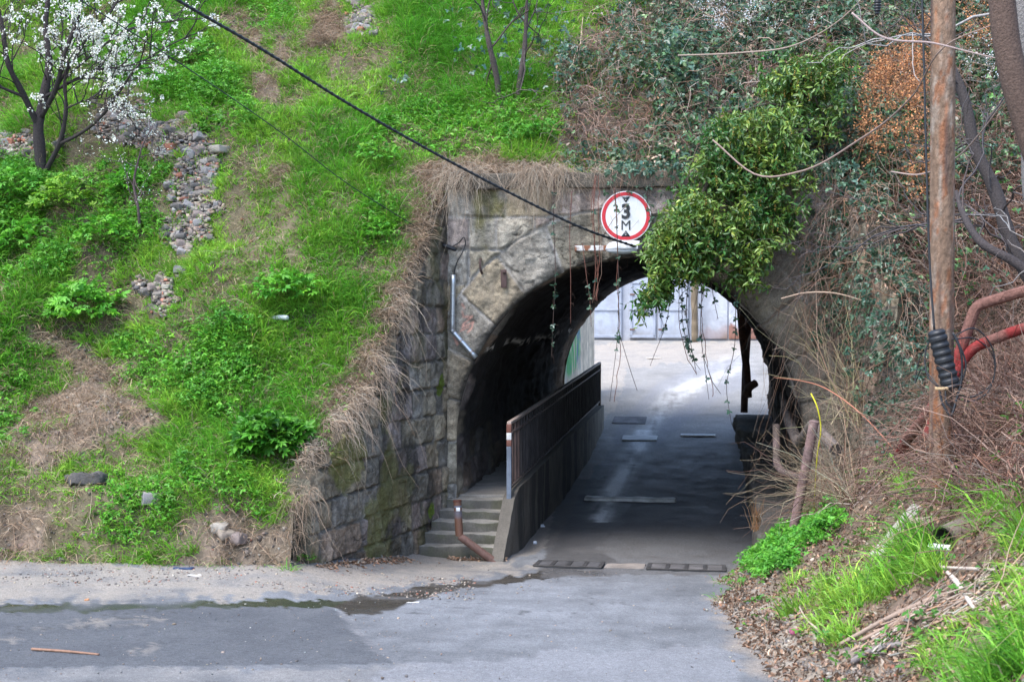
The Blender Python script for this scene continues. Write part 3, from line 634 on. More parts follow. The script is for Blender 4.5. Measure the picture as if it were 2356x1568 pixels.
def blades(b, Pt, D, L, Wd, bend, col, tipc=1.15):
    n = len(Pt); L = L[:, None]; Wd = Wd[:, None] / 2; D = nrm(D)
    hor = D * np.array([1, 1, 0]) + 1e-4 * rng.normal(size=(n, 3)); hor = nrm(hor); S = nrm(np.cross(D, rng.normal(size=(n, 3))))
    m = Pt + D * L * .55 + hor * L * (bend[:, None] * .15); tip = Pt + D * L * (.96 - .2 * bend[:, None]) + hor * L * bend[:, None] * .55 - np.array([0, 0, 1]) * L * bend[:, None] * .25
    V = np.stack([Pt - S * Wd, Pt + S * Wd, m + S * Wd * .8, m - S * Wd * .8, tip], 1); i = np.arange(n)[:, None] * 5
    c = np.repeat(col, 5, 0).reshape(n, 5, 3).copy(); c[:, 4] *= tipc
    b.add(V, [i + np.array([0, 1, 2, 3]), i + np.array([3, 2, 4])], c.reshape(-1, 3))
def twigs(b, P0, D0, L, r, sag=.4, wig=.15, S=8, col=(.2, .14, .1), n=3, keep_above=None):
    m = len(P0); t = np.linspace(0, 1, S); L = np.broadcast_to(L, (m,)); r = np.broadcast_to(r, (m,)); sag = np.broadcast_to(sag, (m,))
    D0 = nrm(D0); w = np.cumsum(rng.normal(size=(m, S, 3)), 1) * wig / S ** .5; w -= w[:, :1]
    Q = P0[:, None] + L[:, None, None] * (D0[:, None] * t[:, None] + w * t[:, None] - np.array([0, 0, 1]) * sag[:, None, None] * (t ** 2)[:, None])
    if keep_above is not None:
        g = gz(Q[..., 0], Q[..., 1]) + keep_above; Q[..., 2] = np.maximum(Q[..., 2], np.where(g < -6, Q[..., 2], g))
    b.tubes(Q, r[:, None] * (1 - .75 * t), n, col); return Q

# candidate points over the slopes
NC = 960000
cx = rng.uniform(-9.2, 9.6, NC); cy = rng.uniform(7.2, 26.8, NC)
k_ = hill_mask(cx, cy); cx, cy = cx[k_], cy[k_]
cz = hill(cx, cy); cp = np.stack([cx, cy, cz], -1); cpx, cpy = proj(cp)
k_ = (cpx > -160) & (cpx < 2520) & (cpy > -160) & (cpy < 1760) & (cz > -5); cp, cpx, cpy = cp[k_], cpx[k_], cpy[k_]
cN = normal(cp[:, 0], cp[:, 1]); okn = (cN[:, 2] > .25); cp, cpx, cpy, cN = cp[okn], cpx[okn], cpy[okn], cN[okn]
isR = ((cp[:, 0] > 1.2) & (cp[:, 1] < 19.7)) | (cpx > 2000)
zRub, zDirt, zDry, zClov, zBram = (zone(cpx, cpy, z, 26, 5 + q) for q, z in enumerate((Z_RUB, Z_DIRT, Z_DRYG, Z_CLOV, Z_BRAM)))
zIvb, zRg = zone(cpx, cpy, Z_IVYB, 10, 13), zone(cpx, cpy, Z_RGRS, 14, 14)
lush = fbm(cp[:, 0] * .8, cp[:, 1] * .8, 0, 4, 91); fine = fbm(cp[:, 0] * 2.6, cp[:, 1] * 2.6, 0, 3, 92)
plan = rng.uniform(size=len(cp))
dens = len(cp) / 260.0
G1, G2, G3 = np.array([.19, .42, .035]), np.array([.10, .31, .028]), np.array([.27, .46, .06])
STRAW = np.array([.40, .315, .205])

# grass: tufts of blades, everywhere that is not bare, rubble or bramble
gsel = (~isR & ~zRub & ~zDirt & ~zBram & ~zDry & (plan < .42 * np.clip(.80 + .45 * fine + .25 * lush, .12, 1.3) * np.where(zClov, .55, 1))) \
     | (~isR & zDirt & (plan < .020 * (fine > .15))) | (~isR & zRub & (plan < .05 * (fine > .0))) | (zBram & ~isR & (cpx < 1500) & (plan < .03)) | (zRg & (plan < .22 * np.clip(.35 + 1.3 * fine + .5 * lush, 0, 1.3))) | (isR & ~zRg & (plan < .004 * (lush > .2)))
def tuft_blades(b, idx, nb, hmin, hmax, wd, dry=.1, up=.7, spread=.55, bend=(.3, 1.1), tint=None):
    p = np.repeat(cp[idx], nb, 0); N = np.repeat(cN[idx], nb, 0); n = len(p)
    lu = np.repeat(lush[idx], nb); fi = np.repeat(fine[idx], nb)
    d = nrm(N * .45 + np.array([0, 0, up]) + spread * rng.normal(size=(n, 3)))
    p = p + rng.normal(0, .03, (n, 3)) * np.array([1, 1, .2]) - np.array([0, 0, .02])
    L = rng.uniform(hmin, hmax, n) * np.clip(1 + .55 * lu + .3 * fi, .45, 1.8)
    t = np.clip(.5 + .6 * lu + .25 * rng.normal(size=n), 0, 1)
    c = mixc(mixc(G1, G3, np.clip(fi + .3, 0, 1)), G2, t)
    if tint is not None: c = c * tint
    tj = np.repeat(np.exp(rng.normal(0, .28, len(idx))), nb)[:, None]; c = jit(c * tj, n, .16, .06)
    dr = rng.uniform(size=n) < dry * np.clip(1 - 1.5 * fi, .2, 3); c[dr] = jit(STRAW, dr.sum(), .22, .05)
    blades(b, p, d, L, rng.uniform(.7, 1.3, n) * wd, rng.uniform(*bend, n), c)
b = B(); idx = np.nonzero(gsel & ~isR)[0]; tuft_blades(b, idx, 7, .07, .24, .0090, .14)
st_ = np.nonzero(zone(cpx, cpy, [[(10, 1262), (230, 1270), (420, 1305), (430, 1325), (300, 1322), (100, 1305), (10, 1290)]], 8, 31) & (plan < .8))[0]; tuft_blades(b, st_, 8, .06, .16, .007, .04); big = idx[rng.uniform(size=len(idx)) < .10]; tuft_blades(b, big, 10, .16, .36, .011, .05, .8, .45)
tag(b.build("grass", mGRASS, base=(-3, 18, -3)), "bright green spring grass with some straw over the embankment above the wing wall", "grass", kind="stuff")
b = B(); idx = np.nonzero(gsel & isR & zRg)[0]; tuft_blades(b, idx, 7, .10, .30, .0085, .05, .8, .5, (.3, 1.3)); big = idx[(rng.uniform(size=len(idx)) < .12)]; tuft_blades(b, big, 12, .25, .52, .010, .03, 1.0, .36, (.4, 1.3)); idx = np.nonzero(gsel & isR & ~zRg)[0]; tuft_blades(b, idx, 6, .06, .16, .008, .1)
tag(b.build("verge_grass", mGRASS, base=(3, 12, -2)), "long lush grass tufts on the littered bank beside the road", "grass", kind="stuff")

# low leafy ground cover
def cover(b, idx, nl, h0, h1, l0, l1, c1, c2, tri=True, k=3):
    n0 = len(idx); p = np.repeat(cp[idx], nl, 0); n = len(p); fi = np.repeat(fine[idx], nl); lu = np.repeat(lush[idx], nl)
    hh = (h0 + (h1 - h0) * np.clip(.5 + .7 * lu + .3 * fi, 0, 1.2)) * rng.uniform(.15, 1, n) ** .6
    p = p + rng.normal(0, .045, (n, 3)) * np.array([1, 1, .3]) + np.array([0, 0, 1]) * hh[:, None] + np.repeat(cN[idx], nl, 0) * hh[:, None] * .35
    d = rdir(n) * np.array([1, 1, .35]); U = nrm(np.array([0, -.25, 1]) + .45 * rng.normal(size=(n, 3)))
    t = np.clip(.5 + .5 * fi + .3 * rng.normal(size=n), 0, 1); c = jit(mixc(c1, c2, t), n, .2, .07); L = rng.uniform(l0, l1, n)
    if k > 1: compound(b, p, d, U, L, c, k, .62, 3.4)
    else: leaves(b, p, d, U, L, L * .62, c)
b = B()
idx = np.nonzero(zClov & ~isR & (plan > .25) & (plan < .25 + .26 * np.clip(.8 + .6 * fine, .2, 1.4)))[0]; cover(b, idx, 4, .04, .26, .025, .055, (.16, .42, .035), (.075, .26, .025))
idx = np.nonzero(~zClov & ~zDirt & ~zRub & ~isR & ~zBram & (lush > .15) & (plan > .25) & (plan < .29))[0]; cover(b, idx, 3, .03, .14, .02, .04, (.15, .38, .035), (.08, .26, .025))
tag(b.build("ground_cover", mLEAF, base=(-3, 18, -3)), "mats of small bright leafed weeds among the embankment grass", "ground cover", kind="stuff")
b = B(); idx = np.nonzero(zIvb & (plan < .26 * np.clip(.7 + 1.2 * fine, .1, 1.6)))[0]; cover(b, idx, 4, .02, .17, .025, .06, (.15, .42, .04), (.07, .26, .025))
idx = np.nonzero(isR & ~zIvb & (fine > .3) & (plan < .018))[0]; cover(b, idx, 4, .03, .2, .025, .06, (.12, .30, .03), (.05, .18, .02))
tag(b.build("bank_weeds", mLEAF, base=(3, 17, -3)), "fresh green weeds at the road edge beside the tunnel mouth", "ground cover", kind="stuff")

# dry grass: matted on bare patches, hanging over the wing wall and the cornice
b = B()
idx = np.nonzero((zDirt | zDry) & ~isR & (plan < np.where(zDry, .55, .16)))[0]
n = len(idx) * 5; p = np.repeat(cp[idx], 5, 0); d = nrm(np.repeat(cN[idx], 5, 0) * .5 + np.array([.1, -.5, -.1]) + .7 * rng.normal(size=(n, 3)))
blades(b, p + rng.normal(0, .04, (n, 3)), d, rng.uniform(.08, .30, n), rng.uniform(.004, .008, n), rng.uniform(.4, 1.4, n), jit(mixc(np.array([.40, .31, .22]), np.array([.24, .17, .12]), rng.uniform(size=n)), n, .22, .04))
idx = np.nonzero(~isR & ~zRub & ~zDirt & ~zBram & (plan > .80) & (plan < .80 + .05 * np.clip(.6 - 1.2 * fine, 0, 2)))[0]; n = len(idx) * 4; p = np.repeat(cp[idx], 4, 0); d = nrm(np.repeat(cN[idx], 4, 0) * .6 + np.array([.05, -.35, 0]) + .7 * rng.normal(size=(n, 3))); blades(b, p + rng.normal(0, .03, (n, 3)), d, rng.uniform(.07, .26, n), rng.uniform(.004, .009, n), rng.uniform(.4, 1.3, n), jit(mixc(np.array([.46, .37, .25]), np.array([.25, .19, .11]), rng.uniform(size=n)), n, .2, .04))
i3 = np.nonzero(~isR & ~zRub & ~zBram & (plan > .95) & (plan < .9555))[0]; n = len(i3); twigs(b, cp[i3], nrm(np.array([0, -.2, 1]) + .5 * rng.normal(size=(n, 3))), rng.uniform(.2, .65, n), rng.uniform(.0025, .005, n), rng.uniform(.1, .6, n), .15, 7, jit(mixc(np.array([.48, .38, .26]), np.array([.25, .17, .11]), rng.uniform(size=n)), n, .2), 3)
tag(b.build("matted_dry_grass", mDRY, base=(-3, 17, -3)), "matted straw-coloured dead grass on the bare patches of the embankment", "dry grass", kind="stuff")
def hang(b, P0, n, out, L0, L1, drop, lat=.34, c=(.50, .42, .33), r=.0034):
    q = rng.integers(0, len(P0), n); p = P0[q] + rng.normal(0, .05, (n, 3)); d = nrm(out + lat * rng.normal(size=(n, 3)) + np.array([0, 0, .45]))
    twigs(b, p, d, rng.uniform(L0, L1, n), rng.uniform(.6, 1.3, n) * r, rng.uniform(.6, 1.4, n) * drop, .28, 8, jit(mixc(np.array(c), np.array([.34, .26, .19]), rng.uniform(size=n) ** 1.5), n, .2, .04))
wt = np.linspace(0, 1, 400); wprof = np.interp(wt, [0, .12, .14, .30, .36, .52, .55, .78, 1], [1.5, 1.1, .75, .25, -.1, -.85, -1.15, -1.55, -2.05])
WP = np.stack([WINGL[1, 0] + (WINGL[0, 0] - WINGL[1, 0]) * wt, WINGL[1, 1] + (WINGL[0, 1] - WINGL[1, 1]) * wt, wprof + .05], -1) + np.array([-.16, .05, .02])
outw = np.array([.85, -.55, 0])
b = B(); WPn = WP[noise(wt * 13, 0, 0, 77) > -.15]; hang(b, WPn, 420, outw * .5, .08, .26, 1.0, .6); hang(b, WP[135:165], 110, outw * .8, .2, .5, 1.2, .5); hang(b, WP[198:222], 130, outw * .9, .2, .6, 1.2, .5); hang(b, WP[245:275], 120, outw * .8, .2, .6, 1.2, .5); hang(b, WP[285:320], 150, outw * .7, .15, .5, 1.2, .5); hang(b, WPn, 600, outw * .1 + np.array([-.4, -.2, .1]), .06, .22, .5, .8)
hang(b, np.stack([np.linspace(-2.62, -2.30, 60), np.full(60, 16.22), np.linspace(-2.35, -2.15, 60)], -1), 90, np.array([.2, -.6, -.2]), .15, .5, 1.2, .6, (.38, .29, .21)); hang(b, np.stack([np.linspace(-2.60, -2.36, 60), np.full(60, 16.2), rng.uniform(-2.9, -2.2, 60)], -1), 90, np.array([.1, -.5, -.2]), .08, .3, 1.2, .6, (.32, .24, .17))
o = b.build("dry_grass_fringe", mDRY, base=WP[200]); tag(o, "thick fringe of dead tan grass drooping over the wing wall beside the arch", "dry grass", kind="stuff")
CPt = TW(np.linspace(-2.6, -.2, 300), -.02, 1.80); b = B(); hang(b, CPt[noise(np.linspace(0, 24, 300), 0, 0, 6) > -.2], 520, -RW[:, 1], .10, .34, .95, .7); hang(b, CPt[150:175], 300, -RW[:, 1], .35, .7, 1.15, .3); hang(b, CPt[190:215], 220, -RW[:, 1], .3, .55, 1.15, .35); hang(b, CPt[:60], 220, -RW[:, 1], .4, .8, 1.1, .3)
hang(b, TW(np.linspace(-.2, 2.8, 200), -.02, 1.80), 320, -RW[:, 1], .15, .45, 1.0, .45, (.27, .17, .115))
tag(b.build("cornice_grass_fringe", mDRY, base=TW(-1, 0, 1.8)), "tan dead grass hanging over the stone cornice above the arch", "dry grass", kind="stuff")

# dead leaf litter and small gravel on the other bank and along the road edge
b = B(); idx = np.nonzero(isR & ~zBram & (plan > .5) & (plan < .74))[0]; n = len(idx)
leaves(b, cp[idx] + cN[idx] * rng.uniform(.005, .05, (n, 1)), rdir(n), nrm(cN[idx] + .55 * rng.normal(size=(n, 3))), rng.uniform(.02, .06, n), rng.uniform(.014, .036, n), jit(mixc(np.array([.20, .125, .085]), np.array([.36, .27, .20]), rng.uniform(size=n) ** 2), n, .25, .06), .5, .5)
tag(b.build("leaf_litter", mDRY, base=(4, 15, -2)), "brown dead leaf litter over the bank behind the rusty pole", "leaf litter", kind="stuff")
def pebbles(b, Pt, R, col):
    n = len(Pt); base = nrm(np.array([[1, 0, 0], [-1, 0, 0], [0, 1, 0], [0, -1, 0], [0, 0, 1], [0, 0, -1.]]))
    s = rng.uniform(.55, 1.25, (n, 1, 3)) * np.array([1, 1, .75]); a = rng.uniform(0, 6.28, n); ca, sa = np.cos(a), np.sin(a)
    # cube-ish stone of 8 jittered corners
    cb = np.array([[x, y, z] for x in (-1, 1) for y in (-1, 1) for z in (-1, 1)], float) * .62
    V = (cb + rng.normal(0, .17, (n, 8, 3))) * s * R[:, None, None]
    V = np.stack([V[..., 0] * ca[:, None] - V[..., 1] * sa[:, None], V[..., 0] * sa[:, None] + V[..., 1] * ca[:, None] + .3 * V[..., 2], V[..., 2]], -1) + Pt[:, None]
    q = np.array([[0, 1, 3, 2], [4, 6, 7, 5], [0, 4, 5, 1], [2, 3, 7, 6], [0, 2, 6, 4], [1, 5, 7, 3]]); i = np.arange(n)[:, None] * 8
    b.add(V, [np.concatenate([i + f for f in q])], np.repeat(col, 8, 0))
STN = np.array([[.215, .19, .165], [.145, .135, .13], [.28, .24, .185], [.19, .16, .14], [.33, .295, .25], [.115, .105, .10], [.24, .18, .15]])
def stcol(n, red=.05):
    c = STN[rng.integers(0, 7, n)]; r = rng.uniform(size=n) < red; c = np.where(r[:, None], np.array([.29, .13, .09]), c); return jit(c, n, .15, .03)
b = B(); ye = rng.uniform(8.6, 18.8, 3200); xe = foot_x(ye) + rng.normal(.12, .17, 3200) + .15; z_ = gz(xe, ye); pebbles(b, np.stack([xe, ye, z_ + .004], -1), rng.uniform(.006, .026, 3200) * (1 + (rng.uniform(size=3200) < .05)), stcol(3200, .02))
tag(b.build("gravel", mROCK, base=(2.5, 13, -3)), "loose grey gravel along the road edge", "gravel", kind="stuff")
b = B(); n = 2600; xe = rng.uniform(-8, -.4, n); ye = rng.uniform(14.6, 16.9, n); z_ = gz(xe, ye); ok_ = (z_ < -2.6); pebbles(b, np.stack([xe, ye, z_ + .003], -1)[ok_], rng.uniform(.004, .02, ok_.sum()), stcol(ok_.sum(), .06))
idx = np.nonzero(zDirt & ~isR & (plan > .9))[0][:3200]; n = len(idx); i2 = np.nonzero(~isR & ~zBram & (plan > .93) & (plan < .938))[0]; pebbles(b, cp[i2], rng.uniform(.01, .035, len(i2)), stcol(len(i2), .04)); pebbles(b, cp[idx], rng.uniform(.006, .03, n) * (1 + 1.2 * (rng.uniform(size=n) < .06)), stcol(n, .04))
n = 1500; xe = rng.uniform(-6.5, 2.2, n); ye = rng.uniform(9.4, 18.6, n); ok_ = xe < foot_x(ye) - .05; xe, ye = xe[ok_], ye[ok_]; n = len(xe); pebbles(b, np.stack([xe, ye, gz(xe, ye) + .002], -1), rng.uniform(.003, .010, n) * (1 + 1.2 * (rng.uniform(size=n) < .04)), jit(STN[rng.integers(0, 7, n)], n, .3))
tag(b.build("shoulder_grit", mROCK, base=(-3, 16, -3)), "small stones and grit at the foot of the embankment", "gravel", kind="stuff")

# rubble: the largest stones one by one, the rest as stuff
idx = np.nonzero(zRub & ~isR)[0]; sel = rng.permutation(idx)
small = sel[260:260 + 7500]; n = len(small); b = B(); pebbles(b, cp[small] + cN[small] * rng.uniform(0, .05, (n, 1)), rng.uniform(.02, .055, n), stcol(n, .05))
tag(b.build("rubble", mROCK, base=(-5, 20, 0)), "grey broken rubble filling the chute down the embankment", "rubble", kind="stuff")
protos = []
for q in range(14):
    b = B(); h = rng.uniform(.6, 1.0, 3) * np.array([1, .85, .6]); b.rbox((0, 0, 0), h, None, .30 if q % 3 else .16, (3, 3, 3), .24, 1.0, (1, 1, 1), 500 + q * 7, .12)
    base = [(.19, .17, .15), (.125, .118, .112), (.26, .22, .18), (.34, .31, .27), (.29, .125, .085), (.22, .18, .165), (.26, .25, .25)][q % 7]
    b.C = [c * np.array([*base, 1]) for c in b.C]; protos.append(b.build("rubble_stone", mROCK, base=(0, 0, 0)))
KIND = ["dull grey", "dark slate grey", "tan", "pale cream", "brick red", "brown", "mid grey"]
first = [True] * 14
def stone_at(p, r, q, lab, grp, rot=None, name=None):
    o = protos[q]
    if first[q]: first[q] = False
    else: o = o.copy(); COLL.objects.link(o)
    o.location = tuple(p); o.scale = (r,) * 3; o.rotation_euler = rot if rot is not None else tuple(rng.uniform(-.5, .5, 2)) + (rng.uniform(0, 6.28),)
    tag(o, lab, "stone", grp); return o
spots = cp[sel[:230]]
for q_, p in enumerate(spots):
    q = int(rng.integers(0, 14)) if rng.uniform() > .35 else int(rng.choice([0, 1, 6, 7, 8, 13]))
    if q % 7 == 4 and rng.uniform() < .45: q = 0
    stone_at(p + np.array([0, -.03, .02]), rng.uniform(.05, .105), q, f"loose {KIND[q % 7]} stone lying in the rubble chute on the grassy slope", f"{KIND[q % 7]} stones in the rubble chute")
for (x, y, r, q, lab) in ((1513 / 2356 * 1366 * .5752, 1040 / 2356 * 1366 * .5752, .15, 3, "largest pale block at the end of the upper rubble fan"), (1185 * .3336, 1030 * .3336, .13, 4, "broken red brick on top of the upper rubble fan"), (1465 * .3336, 1205 * .3336, .10, 11, "reddish brick piece in grass between the two rubble patches"),
                          (520, 1227, .15, 2, "smooth oval tan stone on bare soil at the slope foot"), (507, 1216, .13, 10, "pale rounded stone behind the oval tan one at the slope foot"), (545, 1242, .11, 5, "brown flat stone half buried below the oval tan one"), (350, 1150 + 0, .12, 6, "grey lump of stone poking from the bare earth ledge")):
    p = hit(x, y, 12); stone_at(p + np.array([0, -.02, .02]), r, q, lab, None, (0, 0, rng.uniform(0, 3)))
for q in range(14):
    if first[q]: bpy.data.objects.remove(protos[q])

# ---------------------------------------------------------------- trees
def grow(b, p, d, L, r, depth, tips, upb=.25, split=(2, 3), ang=.6, shrink=.72, n=6, col=(.055, .045, .042), S=6, wig=.14):
    t = np.linspace(0, 1, S); w = np.cumsum(rng.normal(size=(S, 3)), 0) * wig * L / S ** .5; w -= w[0]
    Q = p + L * d * t[:, None] + w * t[:, None]; R = r * (1 - .38 * t); b.tubes(Q[None], R[None], n if r > .012 else 4, jit(col, 1, .12, .03)[0])
    tips.append((Q, depth))
    if depth == 0: return
    for q in range(rng.integers(split[0], split[1] + 1)):
        nd = nrm(d + ang * rng.normal(size=3) + np.array([0, 0, upb])); k = S - 1 if q == 0 else rng.integers(S // 2, S)
        grow(b, Q[k], nd, L * shrink * rng.uniform(.75, 1.2), max(r * .6 * rng.uniform(.8, 1.1), .0025), depth - 1, tips, upb, split, ang, shrink, n, col, S, wig)
def polyt(b, pts, r, n=8, col=(.08, .07, .065), S=40, cap=True, knob=.0):
    """A smooth tube through control points."""
    pts = np.asarray(pts, float); m = len(pts); t = np.concatenate([[0], np.cumsum(np.linalg.norm(np.diff(pts, axis=0), axis=1))]); tt = np.linspace(0, t[-1], S)
    tan = np.gradient(pts, t, axis=0); k = np.clip(np.searchsorted(t, tt, 'right') - 1, 0, m - 2); h = (t[k + 1] - t[k])[:, None]; f = ((tt - t[k])[:, None] / h)
    Q = pts[k] * (2 * f**3 - 3 * f**2 + 1) + tan[k] * h * (f**3 - 2 * f**2 + f) + pts[k + 1] * (-2 * f**3 + 3 * f**2) + tan[k + 1] * h * (f**3 - f**2)
    R = np.interp(tt / t[-1], np.linspace(0, 1, len(r)), r) if np.ndim(r) else np.full(S, r)
    if knob: R = R * (1 + knob * noise(tt * 6, 0, 0, 9))
    b.tubes(Q[None], R[None], n, col, cap); return Q

# blossoming tree on the slope
base = hit(97, 418, 17); bt = thing("blossoming_tree", "dark branched tree with clouds of small white blossom on the slope beside the rubble", "tree", base)
b = B(); tips = []
dk = (.045, .038, .038); D0 = base[1]
def TPx(x, y, dd=0): return P(x, y, D0 + dd)
main = [[(97, 425, 0), (92, 350, 0), (88, 290, 0), (100, 225, .1), (112, 150, .2), (105, 60, .3), (120, -60, .3)],
        [(88, 290, 0), (55, 220, -.2), (20, 150, -.4), (5, 60, -.4), (-20, -60, -.4)], [(95, 270, 0), (130, 200, -.3), (150, 120, -.5), (180, 40, -.5), (200, -80, -.5)],
        [(105, 395, 0), (140, 320, -.2), (152, 250, -.3), (150, 180, -.4), (190, 110, -.6)], [(140, 330, -.2), (180, 310, -.3), (240, 260, -.6), (275, 210, -.8), (320, 150, -1), (380, 110, -1), (440, 80, -1.0)],
        [(100, 225, .1), (160, 190, -.2), (230, 160, -.6), (300, 150, -.9), (350, 130, -1)], [(150, 180, -.4), (220, 120, -.7), (290, 70, -.9), (360, 50, -1)], [(130, 200, -.3), (200, 90, -.3), (260, 20, -.3), (300, -60, -.3)],
        [(60, 225, -.2), (-40, 180, -.5), (-120, 120, -.7)], [(152, 250, -.3), (200, 230, -.5), (260, 225, -.7)]]
rad = [.105, .06, .05, .05, .032, .03, .025, .03, .03, .018]
for q, ln in enumerate(main):
    Q = polyt(b, [TPx(*c) for c in ln], [rad[q], rad[q] * .72, rad[q] * .5, rad[q] * .22], 8, dk, 30, True, .15)
    for k in range(8 if q else 12, 30, 2):
        d = nrm(nrm(Q[k] - Q[k - 2]) + .8 * rng.normal(size=3) + np.array([.25, -.1, .3])); grow(b, Q[k], d, rng.uniform(.35, .7), .011, 2, tips, .2, (2, 3), .5, .7, 4, dk, 6, .12)
b.build("trunk", mBARK, bt, smooth=True)
pts = []
for Q, dp in tips:
    k = {0: 4, 1: 2, 2: 1}[dp]; t = rng.uniform(.25, 1, k) * (len(Q) - 1); i0 = np.minimum(t.astype(int), len(Q) - 2); pts.append(Q[i0] + (Q[i0 + 1] - Q[i0]) * (t - i0)[:, None])
pts = np.concatenate(pts); qx, qy = proj(pts); wgt = np.clip(.80 - np.hypot((qx - 215) / 230, (qy - 110) / 150) * .55, .15, 1); pts = pts[rng.uniform(size=len(pts)) < wgt]
b = B(); k = 7; p = np.repeat(pts, k, 0) + rng.normal(0, .026, (len(pts) * k, 3)) * .7; n = len(p); leaves(b, p, rdir(n), rdir(n, (0, -.4, .6)), rng.uniform(.02, .038, n), rng.uniform(.018, .032, n), jit((.90, .90, .83), n, .05, .02), .3, .1)
b.build("blossoms", mPETAL, bt)
b = B(); m = rng.permutation(len(pts))[:700]; n = len(m); leaves(b, pts[m], rdir(n), rdir(n, (0, 0, 1)), rng.uniform(.02, .04, n), .014, jit((.30, .36, .06), n))
b.build("young_leaves", mLEAF, bt)

def small_tree(name, lab, px, py, path, r, col, seedbr, ang=.5, bl=(.3, .6), depth=2, every=3, grp=None):
    base = hit(px, py, 12); t = thing(name, lab, "tree", base, grp); b = B(); tips = []
    pts = [base - np.array([0, 0, .06])] + [P(x, y, base[1] + dd) for x, y, dd in path]
    Q = polyt(b, pts, [r, r * .8, r * .5, r * .3], 8, col, 34, True, .12)
    for k in range(seedbr, 34, every):
        d = nrm(nrm(Q[k] - Q[k - 2]) * .6 + .8 * rng.normal(size=3) + np.array([0, 0, .35])); grow(b, Q[k], d, rng.uniform(*bl), r * .28, depth, tips, .1, (2, 3), ang, .72, 4, col, 6, .16)
    b.build("trunk", mBARK, t, smooth=True); return t, tips
ta, tipa = small_tree("bare_sapling", "leaning dark bare sapling, the first of the pair above the cornice", 1150, 236, [(1143, 180, -.1), (1125, 100, -.2), (1112, 20, -.2), (1100, -90, -.2)], .055, (.085, .068, .062), 10, bl=(.4, .8))
tb, tipb = small_tree("bare_sapling", "upright forked bare sapling, the second of the pair above the cornice", 1188, 238, [(1195, 190, 0), (1205, 130, 0), (1210, 60, 0), (1214, -90, 0)], .05, (.08, .065, .06), 10, bl=(.4, .8))
tcs, tipc = small_tree("thin_sapling", "thin crooked sapling with tiny white buds below the rubble chute on the slope", 322, 532, [(318, 480, -.1), (308, 420, -.1), (318, 370, -.15), (330, 330, -.2), (352, 290, -.2)], .026, (.10, .075, .075), 8, bl=(.25, .5), depth=1)
b = B(); p = np.concatenate([Q[2:] for Q, d in tipc]); p = np.repeat(p, 2, 0) + rng.normal(0, .02, (len(p) * 2, 3)); n = len(p); leaves(b, p, rdir(n), rdir(n), .018, .016, jit((.8, .82, .7), n, .08)); b.build("blossoms", mPETAL, tcs)

# near trunk and a farther ivy-dark one on the bank side
def trunk_tree(name, lab, pts, r, col, nb=0, brr=.02, mat=None, below=True):
    t = thing(name, lab, "tree", pts[0]); b = B(); tips = []
    Q = polyt(b, pts, r, 14, col, 60, True, .08)
    for q in range(nb):
        k = rng.integers(12, 56); grow(b, Q[k], nrm(rng.normal(size=3) + np.array([-.7, -.1, .3])), rng.uniform(.6, 1.1), brr, 2, tips, .0, (2, 3), .6, .75, 4, tuple(np.array(col) * 1.6), 7, .22)
    b.build("trunk", mat or mBARK, t, smooth=True); return t, tips
dT = 11.0
gb = P(2560, 900, dT); gb[2] = bank(gb[0:1], gb[1:2])[0] - .1
trunk_tree("curved_tree", "smooth brown curved trunk leaning across the view beside the rusty pole", [gb, P(2470, 620, dT), P(2398, 400, dT), P(2345, 230, dT), (P(2315, 90, dT)), P(2302, -40, dT), P(2290, -260, dT)], [.135, .12, .108, .10, .098, .095], (.105, .072, .058))
gb = hit(2345, 640, 13.5)
trunk_tree("grey_tree", "pale grey trunk standing behind the curved brown trunk", [P(2420, 760, 13.5), P(2385, 500, 13.4), P(2366, 250, 13.3), P(2352, 40, 13.2), P(2340, -200, 13.2)], [.11, .10, .095, .09], (.21, .195, .185), 2, .016)
trunk_tree("leaning_dead_tree", "dark leaning dead trunk tangled in vines behind the rusty pole", [P(2400, 700, 16.2), P(2320, 540, 16.4), P(2290, 440, 16.6), P(2240, 330, 16.8), P(2225, 250, 16.9), P(2160, 90, 17.2)], [.085, .08, .07, .04], (.05, .043, .042), 9, .016)
trunk_tree("fallen_limb", "dark dead limb lying low through the vines beside the red pipes", [P(2440, 690, 14.8), P(2330, 600, 15.0), P(2260, 560, 15.2), P(2215, 490, 15.5), P(2200, 440, 15.8)], [.05, .05, .04, .02], (.055, .047, .047), 6, .012)

